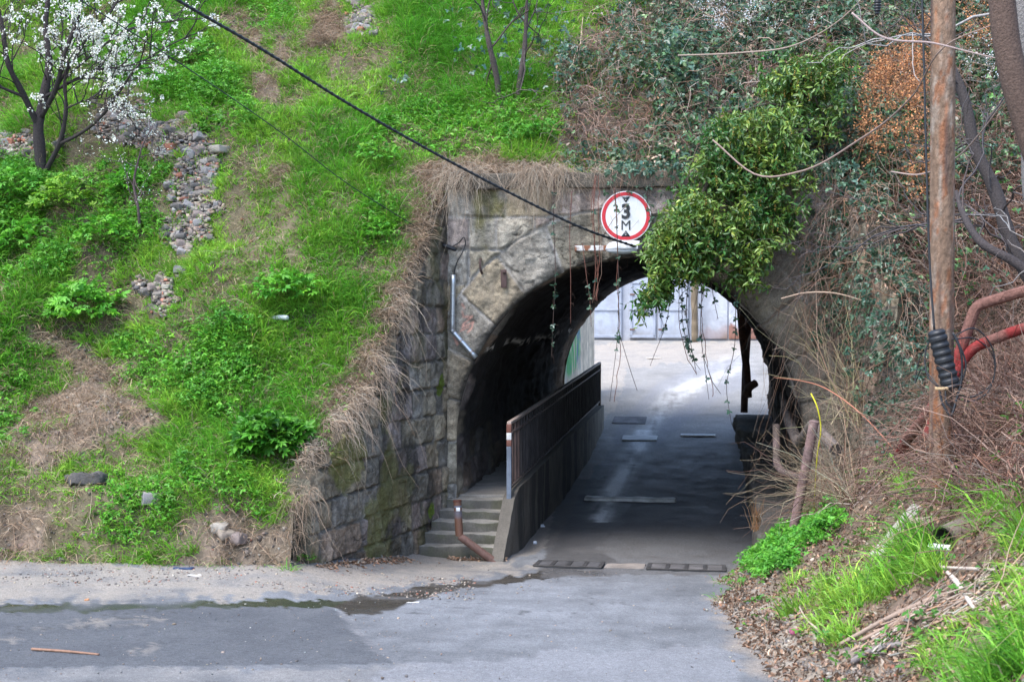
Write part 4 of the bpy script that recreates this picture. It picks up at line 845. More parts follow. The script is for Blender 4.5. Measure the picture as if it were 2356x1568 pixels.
# ---------------------------------------------------------------- leafy plants on the slope, one by one
def bush(px, py, rad, lab, n=230, c1=(.16, .44, .035), c2=(.07, .27, .022), R=.095, k=5, hgt=1.0, d0=12):
    p0 = hit(px, py, d0); r = rad / F0 * p0[1]; t = thing("leafy_plant", lab, "plant", p0, "large-leafed green plants on the embankment")
    th = rng.uniform(0, 2 * np.pi, n); ph = np.arccos(rng.uniform(0, 1, n)); rr_ = r * rng.uniform(.35, 1, n) ** .5
    d = np.stack([np.sin(ph) * np.cos(th), np.sin(ph) * np.sin(th), np.cos(ph) * hgt], -1); p = p0 + d * rr_[:, None] * (1 + .22 * fbm(d[:, 0] * 2 + px, d[:, 1] * 2, d[:, 2] * 2, 2, 5))[:, None] + np.array([0, -.05, .04])
    b = B(); out = nrm(d * np.array([1, 1, .4]) + .4 * rng.normal(size=(n, 3))); U = nrm(np.array([0, -.2, 1]) + .8 * d + .3 * rng.normal(size=(n, 3)))
    compound(b, p, out, U, R * rng.uniform(.7, 1.25, n), jit(mixc(np.array(c1), np.array(c2), np.clip(.5 + .35 * rng.normal(size=n), 0, 1)), n, .16, .06), k, .46, 3.2); b.build("foliage", mLEAF, t)
    b = B(); m = min(n, 60); Q = np.stack([np.repeat(p0[None], m, 0), p0 + (p[:m] - p0) * .5 + np.array([0, 0, .04]), p[:m]], 1); b.tubes(Q, np.array([.006, .004, .002]), 4, (.10, .16, .035)); b.build("stems", mTWIG, t)
bush(195, 735, 82, "broad bush of big light green leaves under the rubble chute", 330)
bush(662, 690, 80, "loose airy plant of palm-shaped leaves in the middle of the grass slope", 200, R=.085, hgt=.9)
bush(622, 1040, 92, "dense dark green bush closest to the mossy wing wall", 420, (.10, .32, .025), (.04, .16, .015), R=.115)
bush(440, 150, 62, "bright leafy plant high on the slope under the big cable", 170, R=.075)
bush(872, 375, 50, "small leafy clump beside the cornice end under the cable", 150, R=.06)
bush(868, 548, 46, "small bright clump above the dry grass fringe", 170, R=.05)
bush(150, 480, 75, "yellow-green leafy clump below the blossoming trunk", 260, (.20, .40, .03), (.08, .24, .02), R=.08)
bush(45, 455, 70, "leafy clump at the foot of the blossoming trunk by the picture edge", 240, R=.075)
bush(240, 560, 66, "low leafy clump between the rubble chute and the broad bush", 230, R=.07)
bush(60, 590, 80, "leafy clump lowest in the green patch under the blossoming tree", 280, R=.08)
bush(300, 440, 52, "leafy clump behind the thin crooked sapling", 180, R=.065)
bush(1240, 320, 46, "small leafy clump in grass right above the cornice fringe", 150, (.09, .30, .03), R=.05)
bush(705, 1290, 22, "little weed growing at the foot of the wing wall end", 60, R=.04)

# ---------------------------------------------------------------- brambles, ivy and dead vines
b = B(); bt_ = B()
idx = np.nonzero(zBram & (plan < np.where(cpx < 1500, .09, .23) * np.clip(.75 + .7 * fine + .4 * lush, .05, 1.8)))[0]
n = len(idx) * 2; p = np.repeat(cp[idx], 2, 0) + np.repeat(cN[idx], 2, 0) * (rng.uniform(.0, 1, n) ** 1.4 * (.42 + .3 * np.repeat(lush[idx], 2)).clip(.08))[:, None] + rng.normal(0, .05, (n, 3))
compound(b, p, rdir(n, (0, -.3, -.3)), nrm(np.array([0, -.55, .75]) + .55 * rng.normal(size=(n, 3))), rng.uniform(.045, .085, n), jit(mixc(np.array([.045, .095, .062]), np.array([.075, .15, .045]), rng.uniform(size=n) ** 1.6), n, .28, .08), 3, .68, 3.4, .15, .1)
sp_ = np.nonzero(zone(cpx, cpy, [[(1020, 60), (1300, 20), (1320, 260), (1180, 250), (1040, 170)], [(850, 230), (960, 225), (960, 270), (850, 265)]], 20, 33) & (plan < .016))[0]; n = len(sp_); compound(b, cp[sp_] + cN[sp_] * rng.uniform(.15, .9, (n, 1)), rdir(n, (0, -.3, -.3)), nrm(np.array([0, -.6, .7]) + .5 * rng.normal(size=(n, 3))), rng.uniform(.05, .085, n), jit((.06, .13, .085), n, .25, .08), 3, .7, 3.4, .15, .1)
k_ = 620; uu = rng.uniform(-.3, 3.1, k_); compound(b, TW(uu, -.18 + rng.uniform(-.12, .3, k_), 1.78 - rng.gamma(1.3, .12, k_) + .12), rdir(k_, (0, -.4, -.5)), nrm(np.array([0, -.75, .5]) + .5 * rng.normal(size=(k_, 3))), rng.uniform(.045, .08, k_), jit((.055, .115, .07), k_, .28, .08), 3, .68, 3.3)
cap = CAPS[1]; k_ = rng.integers(0, len(cap), 800); n = 800; compound(b, cap[k_] + rng.normal(0, .06, (n, 3)) + np.array([0, 0, .06]), rdir(n, (-.3, -.3, -.3)), nrm(np.array([-.2, -.5, .75]) + .5 * rng.normal(size=(n, 3))), rng.uniform(.045, .08, n), jit((.05, .11, .062), n, .28, .08), 3, .68, 3.3)
k_ = rng.integers(0, len(cap), 1500); n = 1500; leaves(b, cap[k_] + rng.normal(0, .05, (n, 3)) * np.array([1, 1, .3]) + np.array([0, 0, .02]), rdir(n), rdir(n, (0, -.2, 1)), rng.uniform(.03, .07, n), rng.uniform(.02, .04, n), jit((.24, .155, .105), n, .3))
sp_ = np.nonzero(zone(cpx, cpy, [[(1900, 300), (2450, 200), (2450, 760), (2230, 700), (2120, 820), (1960, 700)]], 20, 34) & (plan < .05 * np.clip(.6 + 1.4 * fine, 0, 2)))[0]; n = len(sp_); compound(b, cp[sp_] + cN[sp_] * rng.uniform(.05, .6, (n, 1)), rdir(n, (0, -.3, -.3)), nrm(np.array([0, -.6, .7]) + .5 * rng.normal(size=(n, 3))), rng.uniform(.04, .075, n), jit(mixc(np.array([.05, .12, .06]), np.array([.09, .24, .03]), rng.uniform(size=n) ** 2), n, .28, .08), 3, .68, 3.4, .15, .1)
dl = rng.permutation(idx)[:len(idx) // 6]; n = len(dl); leaves(b, cp[dl] + cN[dl] * rng.uniform(.1, .4, (n, 1)), rdir(n), rdir(n, (0, -.5, .5)), rng.uniform(.05, .09, n), rng.uniform(.03, .05, n), jit((.34, .24, .17), n, .3))
o = b.build("bramble_foliage", mGLOSSY, base=(3, 21, 3)); tag(o, "dark bluish green bramble leaves over the bank above the arch", "brambles", kind="stuff")
def field(poly, n, d0=9.0, lift=.1):
    m = inpoly(cpx, cpy, poly) & ~(inpoly(cpx, cpy, [(2000, 900), (2150, 870), (2170, 1300), (1960, 1270)]) & (plan < .96) & isR); i = rng.permutation(np.nonzero(m)[0])[:n]; return cp[i], cN[i]
b = B()
p, N = field([(1290, 150), (1430, 30), (2400, -100), (2400, 480), (1900, 700), (1860, 520), (1700, 430), (1300, 420)], 4600)
twigs(b, p, nrm(N * .7 + np.array([0, -.4, .5]) + .8 * rng.normal(size=p.shape)), rng.uniform(.4, 1.5, len(p)), rng.uniform(.004, .0095, len(p)), rng.uniform(.3, 1.0, len(p)), .25, 9, jit(mixc(np.array([.20, .115, .08]), np.array([.40, .31, .26]), rng.uniform(size=len(p)) ** 1.7), len(p), .25, .05), 3, .01)
p, N = field([(1700, 390), (1900, 480), (2450, 260), (2450, 1250), (2150, 1180), (1900, 1180), (1840, 900), (1800, 600)], 6500)
twigs(b, p, nrm(N * .6 + np.array([-.1, -.2, .4]) + .9 * rng.normal(size=p.shape)), rng.uniform(.3, 1.3, len(p)), rng.uniform(.0035, .009, len(p)), rng.uniform(.25, .9, len(p)), .28, 9, jit(mixc(np.array([.13, .070, .055]), np.array([.34, .235, .18]), rng.uniform(size=len(p)) ** 1.7), len(p), .28, .06), 3, .01)
k_ = rng.integers(0, len(CAPS[1]), 420); p = CAPS[1][k_] + rng.normal(0, .05, (420, 3)); twigs(b, p, nrm(np.array([-.4, -.5, .4]) + .8 * rng.normal(size=p.shape)), rng.uniform(.3, 1.0, 420), rng.uniform(.003, .007, 420), .9, .25, 9, jit((.26, .18, .13), 420, .28), 3)
p, N = field([(1290, 340), (1700, 400), (1700, 430), (1290, 430)], 260)
twigs(b, p, nrm(np.array([0, -.8, .1]) + .6 * rng.normal(size=p.shape)), rng.uniform(.3, .9, len(p)), .003, 1.0, .25, 9, jit((.23, .145, .10), len(p), .25), 3)
o = b.build("dead_vine_tangle", mTWIG, base=(4, 19, 1)); tag(o, "tangle of dead brown vines and twigs over the steep overgrown bank", "dead vines", kind="stuff")
b = B(); p, N = field([(1850, 960), (1880, 880), (2060, 860), (2080, 1060), (1960, 1180), (1850, 1190)], 520)
twigs(b, p, nrm(N * .4 + np.array([-.25, -.2, .85]) + .4 * rng.normal(size=p.shape)), rng.uniform(.4, 1.5, len(p)), rng.uniform(.003, .007, len(p)), rng.uniform(.1, .7, len(p)), .18, 9, jit(mixc(np.array([.20, .135, .10]), np.array([.40, .33, .22]), rng.uniform(size=len(p))), len(p), .25, .05), 3, .01)
p = TW(rng.uniform(2.3, 3.1, 160), -.08, rng.uniform(-.6, 1.7, 160)); twigs(b, p, nrm(np.array([-.3, -.35, -.5]) + .4 * rng.normal(size=p.shape)), rng.uniform(.4, 1.6, len(p)), rng.uniform(.003, .006, len(p)), .5, .14, 9, jit((.22, .155, .12), len(p), .3), 3)
tag(b.build("dry_stems", mTWIG, base=p[0]), "thicket of dry leafless stems crowding the wall beside the arch foot", "dry stems", kind="stuff")
# ivy on the wall to the right of the arch
b = B(); n = 900; uu = 2.35 + rng.beta(1.6, 1.3, n) * 1.0; z0_ = 1.7 - rng.uniform(0, 1, n) ** .8 * 3.4; m = fbm(uu * 2.2, z0_ * 1.0, 0, 3, 95) > -.15 + .5 * (1.2 - z0_) / 3; uu, z0_ = uu[m], z0_[m]; n = len(uu)
p = TW(uu, -.06 - rng.uniform(0, .22, n), z0_); compound(b, p, rdir(n, (0, -.1, -.7)), nrm(np.array([0, -1, .25]) + .5 * rng.normal(size=(n, 3))), rng.uniform(.045, .08, n), jit((.05, .105, .062), n, .28, .08), 3, .68, 3.2)
n = 700; s_ = rng.uniform(0, 1, n); zz_ = np.interp(s_, [0, 1], [1.5, -1.2]) - rng.uniform(-.1, 1.5, n) ** 1.5; wp = np.stack([WINGR[1, 0] + (WINGR[0, 0] - WINGR[1, 0]) * s_ - .08 - rng.uniform(0, .2, n), WINGR[1, 1] + (WINGR[0, 1] - WINGR[1, 1]) * s_, zz_], -1)
compound(b, wp, rdir(n, (0, -.1, -.7)), nrm(np.array([-.6, -.8, .25]) + .5 * rng.normal(size=(n, 3))), rng.uniform(.045, .08, n), jit((.05, .105, .062), n, .28, .08), 3, .68, 3.2)
tag(b.build("wall_ivy", mGLOSSY, base=TW(2.8, 0, -1)), "dark ivy trailing down the masonry between the arch and the bank", "ivy", kind="stuff")

# overhanging evergreen shrub
root = P(1905, 300, 20.3); ev = thing("evergreen_shrub", "bushy evergreen with glossy leaves and yellow flower spikes hanging over the arch", "shrub", root)
arms = [[(1905, 300, 20.3), (1830, 300, 19.9), (1720, 300, 19.5), (1640, 360, 19.2), (1600, 450, 19.0), (1570, 540, 18.9)], [(1850, 310, 20), (1740, 330, 19.5), (1650, 400, 19.2), (1560, 490, 19.0), (1510, 590, 18.9), (1480, 700, 18.85)], [(1830, 300, 19.9), (1760, 380, 19.4), (1700, 470, 19.1), (1660, 560, 19.0), (1690, 620, 19.0)],
        [(1905, 300, 20.3), (1880, 240, 20.2), (1800, 190, 20.3), (1760, 150, 20.4)], [(1880, 240, 20.2), (1860, 200, 20.2), (1890, 150, 20.4), (1940, 110, 20.6)], [(1830, 300, 19.9), (1800, 400, 19.4), (1790, 500, 19.2), (1810, 545, 19.2)], [(1720, 300, 19.5), (1660, 300, 19.4), (1610, 330, 19.3), (1590, 380, 19.2)], [(1640, 360, 19.2), (1620, 470, 19.0), (1600, 580, 18.95), (1560, 640, 18.9)], [(1850, 260, 20.2), (1770, 240, 20.2), (1720, 250, 20.1)], [(1640, 400, 19.1), (1580, 510, 18.85), (1530, 600, 18.75), (1500, 670, 18.7), (1478, 722, 18.7)], [(1600, 450, 19.0), (1550, 530, 18.8), (1515, 590, 18.75)], [(1700, 470, 19.1), (1715, 560, 19.0), (1705, 645, 18.95)]]
b = B(); PT = []
for q, a in enumerate(arms):
    Q = polyt(b, [P(*c) for c in a], [.03, .02, .012, .005], 6, (.085, .07, .055), 40); PT.append(Q[(4 if q < 3 else 8):]); PT += [Q[14:]] * (2 if q >= 9 else 0)
b.build("branches", mBARK, ev, smooth=True)
PT = np.concatenate(PT)
reg = [(1590, 330), (1700, 265), (1800, 245), (1900, 200), (1960, 190), (1940, 300), (1880, 360), (1850, 470), (1830, 560), (1750, 560), (1730, 640), (1690, 645), (1680, 560), (1610, 640), (1560, 640), (1500, 700), (1470, 720), (1460, 690), (1490, 640), (1485, 560), (1540, 500), (1575, 420)]
reg2 = [(1745, 140), (1830, 130), (1900, 130), (1960, 90), (1990, 140), (1960, 200), (1880, 230), (1760, 210)]
b = B(); nsp = 7000; q_ = rng.integers(0, len(PT), nsp); p = PT[q_] + rng.normal(0, .26, (nsp, 3)) * np.array([1, .8, 1]); x_, y_ = proj(p); m = zone(x_, y_, [reg, reg2], 22, 21, 40) & (fbm(p[:, 0] * 3.2, p[:, 2] * 3.2, p[:, 1] * 2, 3, 97) > -.42); p = p[m]; nsp = len(p)
sd = nrm(np.array([-.2, -.3, -.45]) + .7 * rng.normal(size=(nsp, 3))); k = 7
tl = rng.uniform(.10, .28, nsp); pp = np.repeat(p, k, 0) + np.repeat(sd * tl[:, None], k, 0) * np.tile(np.linspace(0, 1, k), nsp)[:, None]; n = len(pp)
gl = np.repeat(rng.uniform(size=nsp), k); yt = np.clip(.22 + .45 * (np.repeat(fbm(p[:, 0] * 2.5, p[:, 2] * 2.5, 0, 3, 96), k)) + .9 * (gl > .82), 0, 1)
leaves(b, pp, nrm(np.repeat(sd, k, 0) * .5 + .8 * rng.normal(size=(n, 3))), nrm(np.array([0, -.35, .85]) + .45 * rng.normal(size=(n, 3))), rng.uniform(.06, .11, n), rng.uniform(.026, .042, n), jit(mixc(np.array([.040, .125, .022]), np.array([.20, .29, .045]), yt), n, .22, .07), .22, .18)
b.build("leaves", mGLOSSY, ev)
b = B(); b.tubes(np.stack([p, p + sd * tl[:, None] * .5, p + sd * tl[:, None]], 1), np.array([.003, .0025, .0015]), 3, (.12, .12, .04)); b.build("twigs", mTWIG, ev)
b = B(); m = rng.permutation(nsp)[:520]; k = 7; f = np.repeat(p[m] + sd[m] * .08, k, 0) + np.tile(np.linspace(0, .10, k), len(m))[:, None] * np.array([0, -.1, -1]) + rng.normal(0, .008, (len(m) * k, 3)) + np.array([0, -.03, 0]); n = len(f)
pebbles(b, f, rng.uniform(.006, .011, n), jit((.52, .36, .10), n, .2, .06)); b.build("flower_spikes", mPETAL, ev)

# orange dried flower vine, white blossom shrub, pale willowy stems
root = hit(2040, 430, 14); dv = thing("dried_flower_vine", "vine with clusters of dried orange-brown flowers beside the rusty pole", "vine", root)
b = B(); bs = B(); PF = []
for poly, nn in (([(1950, 330), (1990, 260), (2060, 190), (2140, 120), (2145, 250), (2080, 420), (1990, 440), (1955, 410)], 520), ([(2195, 30), (2290, 10), (2290, 190), (2205, 170)], 90), ([(2060, 420), (2130, 400), (2130, 520), (2050, 500)], 40)):
    p, N = field(poly, nn); p = p + N * rng.uniform(.35, .95, (len(p), 1)); PF.append(p)
PF = np.concatenate(PF); k = 11; f = np.repeat(PF, k, 0) + rng.normal(0, .06, (len(PF) * k, 3)); n = len(f)
leaves(b, f, rdir(n), rdir(n), rng.uniform(.022, .04, n), rng.uniform(.02, .034, n), jit(mixc(np.array([.56, .28, .12]), np.array([.36, .17, .09]), rng.uniform(size=n)), n, .25, .05), .4, .3); b.build("flowers", mDRY, dv)
twigs(bs, PF, nrm(np.array([.2, -.1, .2]) + .8 * rng.normal(size=PF.shape)), rng.uniform(.3, .9, len(PF)), .003, .7, .3, 8, jit((.30, .16, .10), len(PF), .25)); bs.build("stems", mTWIG, dv)
for rt_, lab, polys in (((1690, 140), "bramble sprays dotted with tiny white blossom above the arch", (([(1590, 30), (1740, 40), (1760, 90), (1720, 130), (1640, 130), (1600, 80)], 110), ([(1760, 20), (1990, 30), (1900, 170), (1760, 120)], 22))),
                        ((2245, 260), "white blossom sprays among dried orange flowers between pole and curved trunk", (([(2190, 140), (2300, 170), (2290, 240), (2200, 220)], 36), ([(2080, 190), (2140, 180), (2140, 260), (2090, 260)], 14)))):
    root = hit(*rt_, 13); ws = thing("white_blossom_bramble", lab, "shrub", root); b = B(); bs = B(); PF = []
    for poly, nn in polys:
        p, N = field(poly, nn); PF.append(p + N * rng.uniform(.25, .6, (len(p), 1)))
    PF = np.concatenate(PF); k = 9; f = np.repeat(PF, k, 0) + rng.normal(0, .035, (len(PF) * k, 3)); n = len(f); leaves(b, f, rdir(n), rdir(n, (0, -.5, .4)), rng.uniform(.016, .028, n), .02, jit((.85, .84, .84), n, .05), .3, .1); b.build("blossoms", mPETAL, ws)
    twigs(bs, PF, nrm(np.array([0, -.2, -.2]) + .8 * rng.normal(size=PF.shape)), rng.uniform(.3, .8, len(PF)), .003, .5, .25, 7, jit((.30, .26, .22), len(PF), .2)); bs.build("foliage_stems", mTWIG, ws)
root = hit(1985, 975, 12); wl = thing("willowy_shrub", "fan of thin pale yellow-green leafless stems on the bank beside the arch", "shrub", root)
b = B(); n = 60; tgt = P(rng.uniform(1740, 2020, n), rng.uniform(560, 960, n), root[1] + rng.uniform(-.5, .5, n)); p0 = root + rng.normal(0, .16, (n, 3)) * np.array([1.2, 1, .3]); L = np.linalg.norm(tgt - p0, axis=1)
twigs(b, p0, tgt - p0 + np.array([0, 0, .25]), L, rng.uniform(.004, .008, n), .18, .10, 10, jit(mixc(np.array([.40, .36, .19]), np.array([.33, .25, .19]), rng.uniform(size=n)), n, .2, .05), 4); b.build("foliage_stems", mTWIG, wl)
for lab, pts, r, c in (("single bright yellow stem arching through the pale shrub", [(1866, 905, 17.0), (1878, 930, 16.9), (1888, 975, 16.9), (1880, 1050, 16.9), (1872, 1180, 17)], .009, (.55, .50, .04)), ("reddish arching shoot reaching into the tunnel mouth", [(2080, 1060, 16.2), (1990, 960, 16.6), (1920, 905, 17.2), (1840, 875, 18.2), (1780, 868, 18.8)], .008, (.40, .17, .11)),
                       ("long pale branch lying across the ivy right of the arch", [(1797, 687, 18.6), (1850, 674, 18.6), (1910, 673, 18.5), (1990, 692, 18.2)], .011, (.38, .28, .21)), ("long pale whip sweeping low behind the rusty pole", [(2050, 395, 15), (2110, 402, 14.6), (2180, 375, 14), (2260, 300, 13), (2330, 205, 12.4)], .009, (.30, .23, .20)),
                       ("thin whip crossing in front of the rusty pole near its top", [(1960, 30, 11.6), (2030, 85, 11.5), (2150, 100, 11.4), (2240, 122, 11.3), (2300, 136, 11.2)], .009, (.36, .28, .26)), ("sweeping brown whip from the evergreen up to the curved trunk", [(1640, 322, 16), (1740, 402, 15.6), (1840, 395, 15), (1980, 320, 14), (2100, 220, 12.6), (2200, 90, 11.6), (2290, 56, 11.3)], .011, (.26, .19, .16)),
                       ("arched twig in the upper brambles touching the picture top", [(1560, 128, 17), (1700, 122, 16.6), (1840, 100, 16), (1940, 40, 15.6), (2000, -20, 15.4)], .010, (.28, .22, .18))):
    b = B(); polyt(b, [P(*c_) for c_ in pts], [r, r, r * .5], 5, c, 40); tag(b.build("bare_shoot", mTWIG, base=P(*pts[0]), smooth=True), lab, "branch")

# hanging vines in front of the portal
VN = [("vine with three-part leaves hanging just left of the arch crown", [(1275, 410), (1274, 520), (1278, 623), (1273, 730), (1269, 823)], 9, 0), ("straight reddish leafless vine next to the leafy one", [(1316, 440), (1311, 530), (1313, 640), (1313, 745)], 0, 0), ("thick twisted bunch of red-brown vines left of the sign", [(1372, 405), (1366, 480), (1368, 560), (1370, 620), (1364, 690)], 1, 3), ("short thin vine with dry buds between bunch and straight vine", [(1340, 560), (1350, 640), (1358, 700), (1360, 750)], 2, 0),
      ("long forked vine falling over the sign and the lamp", [(1415, 430), (1418, 500), (1421, 573), (1422, 753), (1403, 923)], 6, 1), ("vine with small leaves over the right half of the sign", [(1492, 420), (1489, 470), (1500, 510), (1496, 560)], 7, 0), ("vine hanging from the evergreen tip over the road", [(1545, 560), (1541, 648), (1538, 716), (1496, 841)], 3, 0),
      ("vine of dark round leaves beside the wooden pole", [(1567, 560), (1569, 663), (1573, 757), (1599, 833), (1612, 851)], 12, 1), ("longest dark vine ending low over the pale road", [(1618, 590), (1615, 666), (1613, 775), (1621, 839), (1631, 918)], 4, 1), ("thin vine bending away behind the longest one", [(1588, 600), (1580, 733), (1593, 810), (1603, 862)], 2, 0), ("vine curling beside the tunnel's far pipes", [(1700, 600), (1694, 672), (1688, 810), (1672, 883), (1683, 976)], 8, 0), ("short bare vine over the peeling plaster", [(1632, 580), (1636, 648), (1652, 735)], 1, 0), ("thin bare vine hanging from the evergreen's middle", [(1500, 600), (1505, 669), (1527, 751)], 2, 0)]
for q, (lab, pts, nl, ex) in enumerate(VN):
    dd = 19.45 if q < 6 else 19.1; t = thing("hanging_vine", lab, "vine", P(*pts[0], dd), "vines hanging in front of the arch"); b = B()
    wp = [P(x, y, dd + .03 * math.sin(i * 2.1 + q)) for i, (x, y) in enumerate(pts)]; Q = polyt(b, wp, [.006, .0055, .0045, .003], 5, (.14, .065, .05) if q in (1, 2, 3) else (.075, .052, .045), 50)
    for e in range(ex):
        o_ = np.cumsum(rng.normal(0, .006, (50, 3)), 0); b.tubes((Q + o_ + np.array([.02 * (e - 1), 0, 0]))[None], .0045, 4, (.17, .075, .055))
    if lab.startswith("long forked"): b.tubes(P(np.array([1421, 1432, 1450, 1466]), np.array([753, 790, 850, 898]), np.full(4, dd))[None], .004, 4, (.07, .05, .045))
    if lab.startswith("longest"): b.tubes(P(np.array([1620, 1640, 1658]), np.array([824, 880, 905]), np.full(3, dd))[None], .004, 4, (.07, .05, .045))
    nb_ = 14; i_ = rng.integers(6, 49, nb_); twigs(b, Q[i_], rdir(nb_, (0, 0, -.3)), rng.uniform(.03, .12, nb_), .002, .4, .2, 5, (.12, .075, .06)); b.build("stem", mTWIG, t, smooth=True)
    if nl:
        b = B(); i_ = rng.integers(4, 46, nl * 2); n = len(i_); compound(b, Q[i_], rdir(n, (0, -.2, -.5)), nrm(np.array([0, -1, .3]) + .4 * rng.normal(size=(n, 3))), rng.uniform(.045, .075, n), jit((.045, .10, .06), n, .25, .07), 3, .66, 3.3); b.build("leaves", mGLOSSY, t)

# ---------------------------------------------------------------- sign, lamp, cables and ironwork on the portal
def disc(b, c, r0, r1, v, n=72, col=(.8, .8, .8), th=.004):
    a = np.linspace(0, 2 * np.pi, n + 1)
    for k, (ra, rb, va, vb) in enumerate(((r0, r1, v, v), (r1, r1, v, v + th), (r0, r0, v + th, v))):
        g = np.stack([TW(c[0] + ra * np.cos(a), va, c[1] + ra * np.sin(a)), TW(c[0] + rb * np.cos(a), vb, c[1] + rb * np.sin(a))], 0); b.grid(g, col)
def at_wall(px, py, v=-.1):
    w = PV(px, py, v); u, _ = UV(w[0], w[1]); return np.array([u, w[2]])
sgc = at_wall(1440, 497, -.14); sgn = thing("height_sign", "round red-rimmed white height limit sign reading 3 M above the arch", "road sign", TW(sgc[0], -.14, sgc[1]))
b = B(); disc(b, sgc, .0005, .348, -.140, col=(.66, .67, .67), th=.018); b.build("plate", mSIGN, sgn)
b = B(); disc(b, sgc, .283, .333, -.144, col=(.50, .022, .035), th=.006); b.build("red_ring", mSIGN, sgn)
def tri(pts, nm):
    b = B(); p = np.array([TW(sgc[0] + x, v, sgc[1] + z) for v in (-.1465, -.139) for x, z in pts]); b.add(p, [np.array([[0, 1, 2], [5, 4, 3]]), np.array([[0, 3, 4, 1], [1, 4, 5, 2], [2, 5, 3, 0]])], (.035, .045, .055)); b.build(nm, mSIGN, sgn)
tri([(-.058, .268), (.058, .268), (0, .185)], "arrow_mark"); tri([(-.064, -.285), (.064, -.285), (0, -.195)], "arrow_mark")
def letter(ch, h, cz, bold, nm):
    cu = bpy.data.curves.new(nm, 'FONT'); cu.body = ch; cu.size = 1; cu.offset = bold; cu.extrude = .01; cu.align_x = 'CENTER'
    o = bpy.data.objects.new("tmp", cu); COLL.objects.link(o); bpy.context.view_layer.update()
    me = bpy.data.meshes.new_from_object(o.evaluated_get(bpy.context.evaluated_depsgraph_get())); bpy.data.objects.remove(o)
    co = np.empty(len(me.vertices) * 3, np.float32); me.vertices.foreach_get("co", co); co = co.reshape(-1, 3); mn, mx = co.min(0), co.max(0)
    k = h / (mx[1] - mn[1]); x = (co[:, 0] - (mn[0] + mx[0]) / 2) * k; y = (co[:, 1] - (mn[1] + mx[1]) / 2) * k
    V = TW(sgc[0] + x, -.1445 - (co[:, 2] > 0) * .003, sgc[1] + cz + y) - np.array(sgn.location); me.vertices.foreach_set("co", V.astype(np.float32).ravel())
    a = me.color_attributes.new("Col", 'FLOAT_COLOR', 'POINT'); a.data.foreach_set("color", np.tile([.022, .026, .03, 1], len(V)).astype(np.float32)); me.materials.clear(); me.materials.append(mSIGN); me.update()
    ob = bpy.data.objects.new(nm, me); COLL.objects.link(ob); ob.parent = sgn
letter("3", .212, .065, .035, "digit"); letter("M", .132, -.126, .0, "letter")
for z in (.222, -.262): b = B(); b.tubes(np.stack([TW(sgc[0], -.152, sgc[1] + z), TW(sgc[0], -.10, sgc[1] + z)])[None], .008, 8, (.5, .5, .48), True); b.build("bolt", mGALV, sgn)
b = B(); b.rbox(TW(sgc[0], -.07, sgc[1]), (.03, .055, .30), RW, .005, col=(.2, .2, .2)); b.build("bracket", mGALV, sgn)

lc = at_wall(1432, 573, -.28); lamp = thing("wall_lamp", "grey cobra-head lamp on a rusty white bracket below the height sign", "lamp", TW(lc[0], -.28, lc[1]))
s = np.linspace(0, 1, 26); a = np.linspace(0, 2 * np.pi, 33); xs_ = -.235 + .47 * s; up = .125 * np.interp(s, [0, .03, .12, .3, .55, .8, 1], [.05, .35, .72, .92, 1.0, .98, .9]); wd = .11 * np.interp(s, [0, .05, .25, .6, .85, 1], [.08, .5, .9, 1, .75, .55])
g = np.stack([TW(lc[0] + xs_[:, None] + 0 * a, -.28 + wd[:, None] * np.cos(a), lc[1] + np.where(np.sin(a) > 0, up[:, None], .012) * np.sin(a)) for _ in (0,)][0], -2) if False else TW(lc[0] + xs_[:, None] + 0 * a, -.28 + wd[:, None] * np.cos(a), lc[1] + np.where(np.sin(a) > 0, up[:, None], .012) * np.sin(a))
b = B(); b.grid(g, (.50, .52, .54)); b.build("lamp_housing", mPAINT, lamp, smooth=True)
s = np.linspace(.04, .93, 20); wd = .098 * np.interp(s, [0, .1, .3, .7, 1], [.2, .7, 1, .95, .4]); dp = .045 * np.sin(np.pi * np.clip((s - .02) / .93, 0, 1)) ** .5 + .008
g = TW(lc[0] - .235 + .47 * s[:, None] + 0 * a, -.28 + wd[:, None] * np.cos(a), lc[1] - .014 - dp[:, None] * np.maximum(-np.sin(a), 0) + .004 * np.maximum(np.sin(a), 0)); b = B(); b.grid(g, (.60, .63, .66)); b.build("lamp_cover", mGLASS, lamp, smooth=True)
p0, p1 = at_wall(1323, 571, -.15), at_wall(1402, 571, -.2)
b = B(); nb = 60; b.rbox(TW((p0[0] + p1[0]) / 2, -.17, p0[1]), ((p1[0] - p0[0]) / 2, .028, .036), RW, .004, (40, 2, 4), 0, 3, (.60, .59, .57), 3, .15)
for q in range(len(b.V)):
    w = b.V[q]; u, v = UV(w[:, 0], w[:, 1]); f = sst(-.1, .35, fbm(u * 9, w[:, 2] * 9, 0, 4, 5) + .7 * sst(.25, 0, u - p0[0]) - .15); b.C[q][:, :3] = mixc(b.C[q][:, :3], (.22, .085, .04), f)
b.build("bracket_bar", mPAINT, lamp)
b = B(); b.rbox(TW(p0[0] + .02, -.08, p0[1]), (.022, .09, .05), RW, .004, col=(.14, .065, .04)); b.build("wall_mount", mRUST, lamp)
pe = TW(lc[0] + .25, -.25, lc[1] + .02); b = B(); b.rbox(pe, (.035, .10, .05), RW, .012, col=(.08, .06, .055)); b.tubes(np.stack([TW(lc[0] + .25, -.25, lc[1]), TW(lc[0] + .25, .03, lc[1] - .01)])[None], .018, 8, (.05, .045, .045), True); b.build("cable_anchor", mBLACK, lamp)

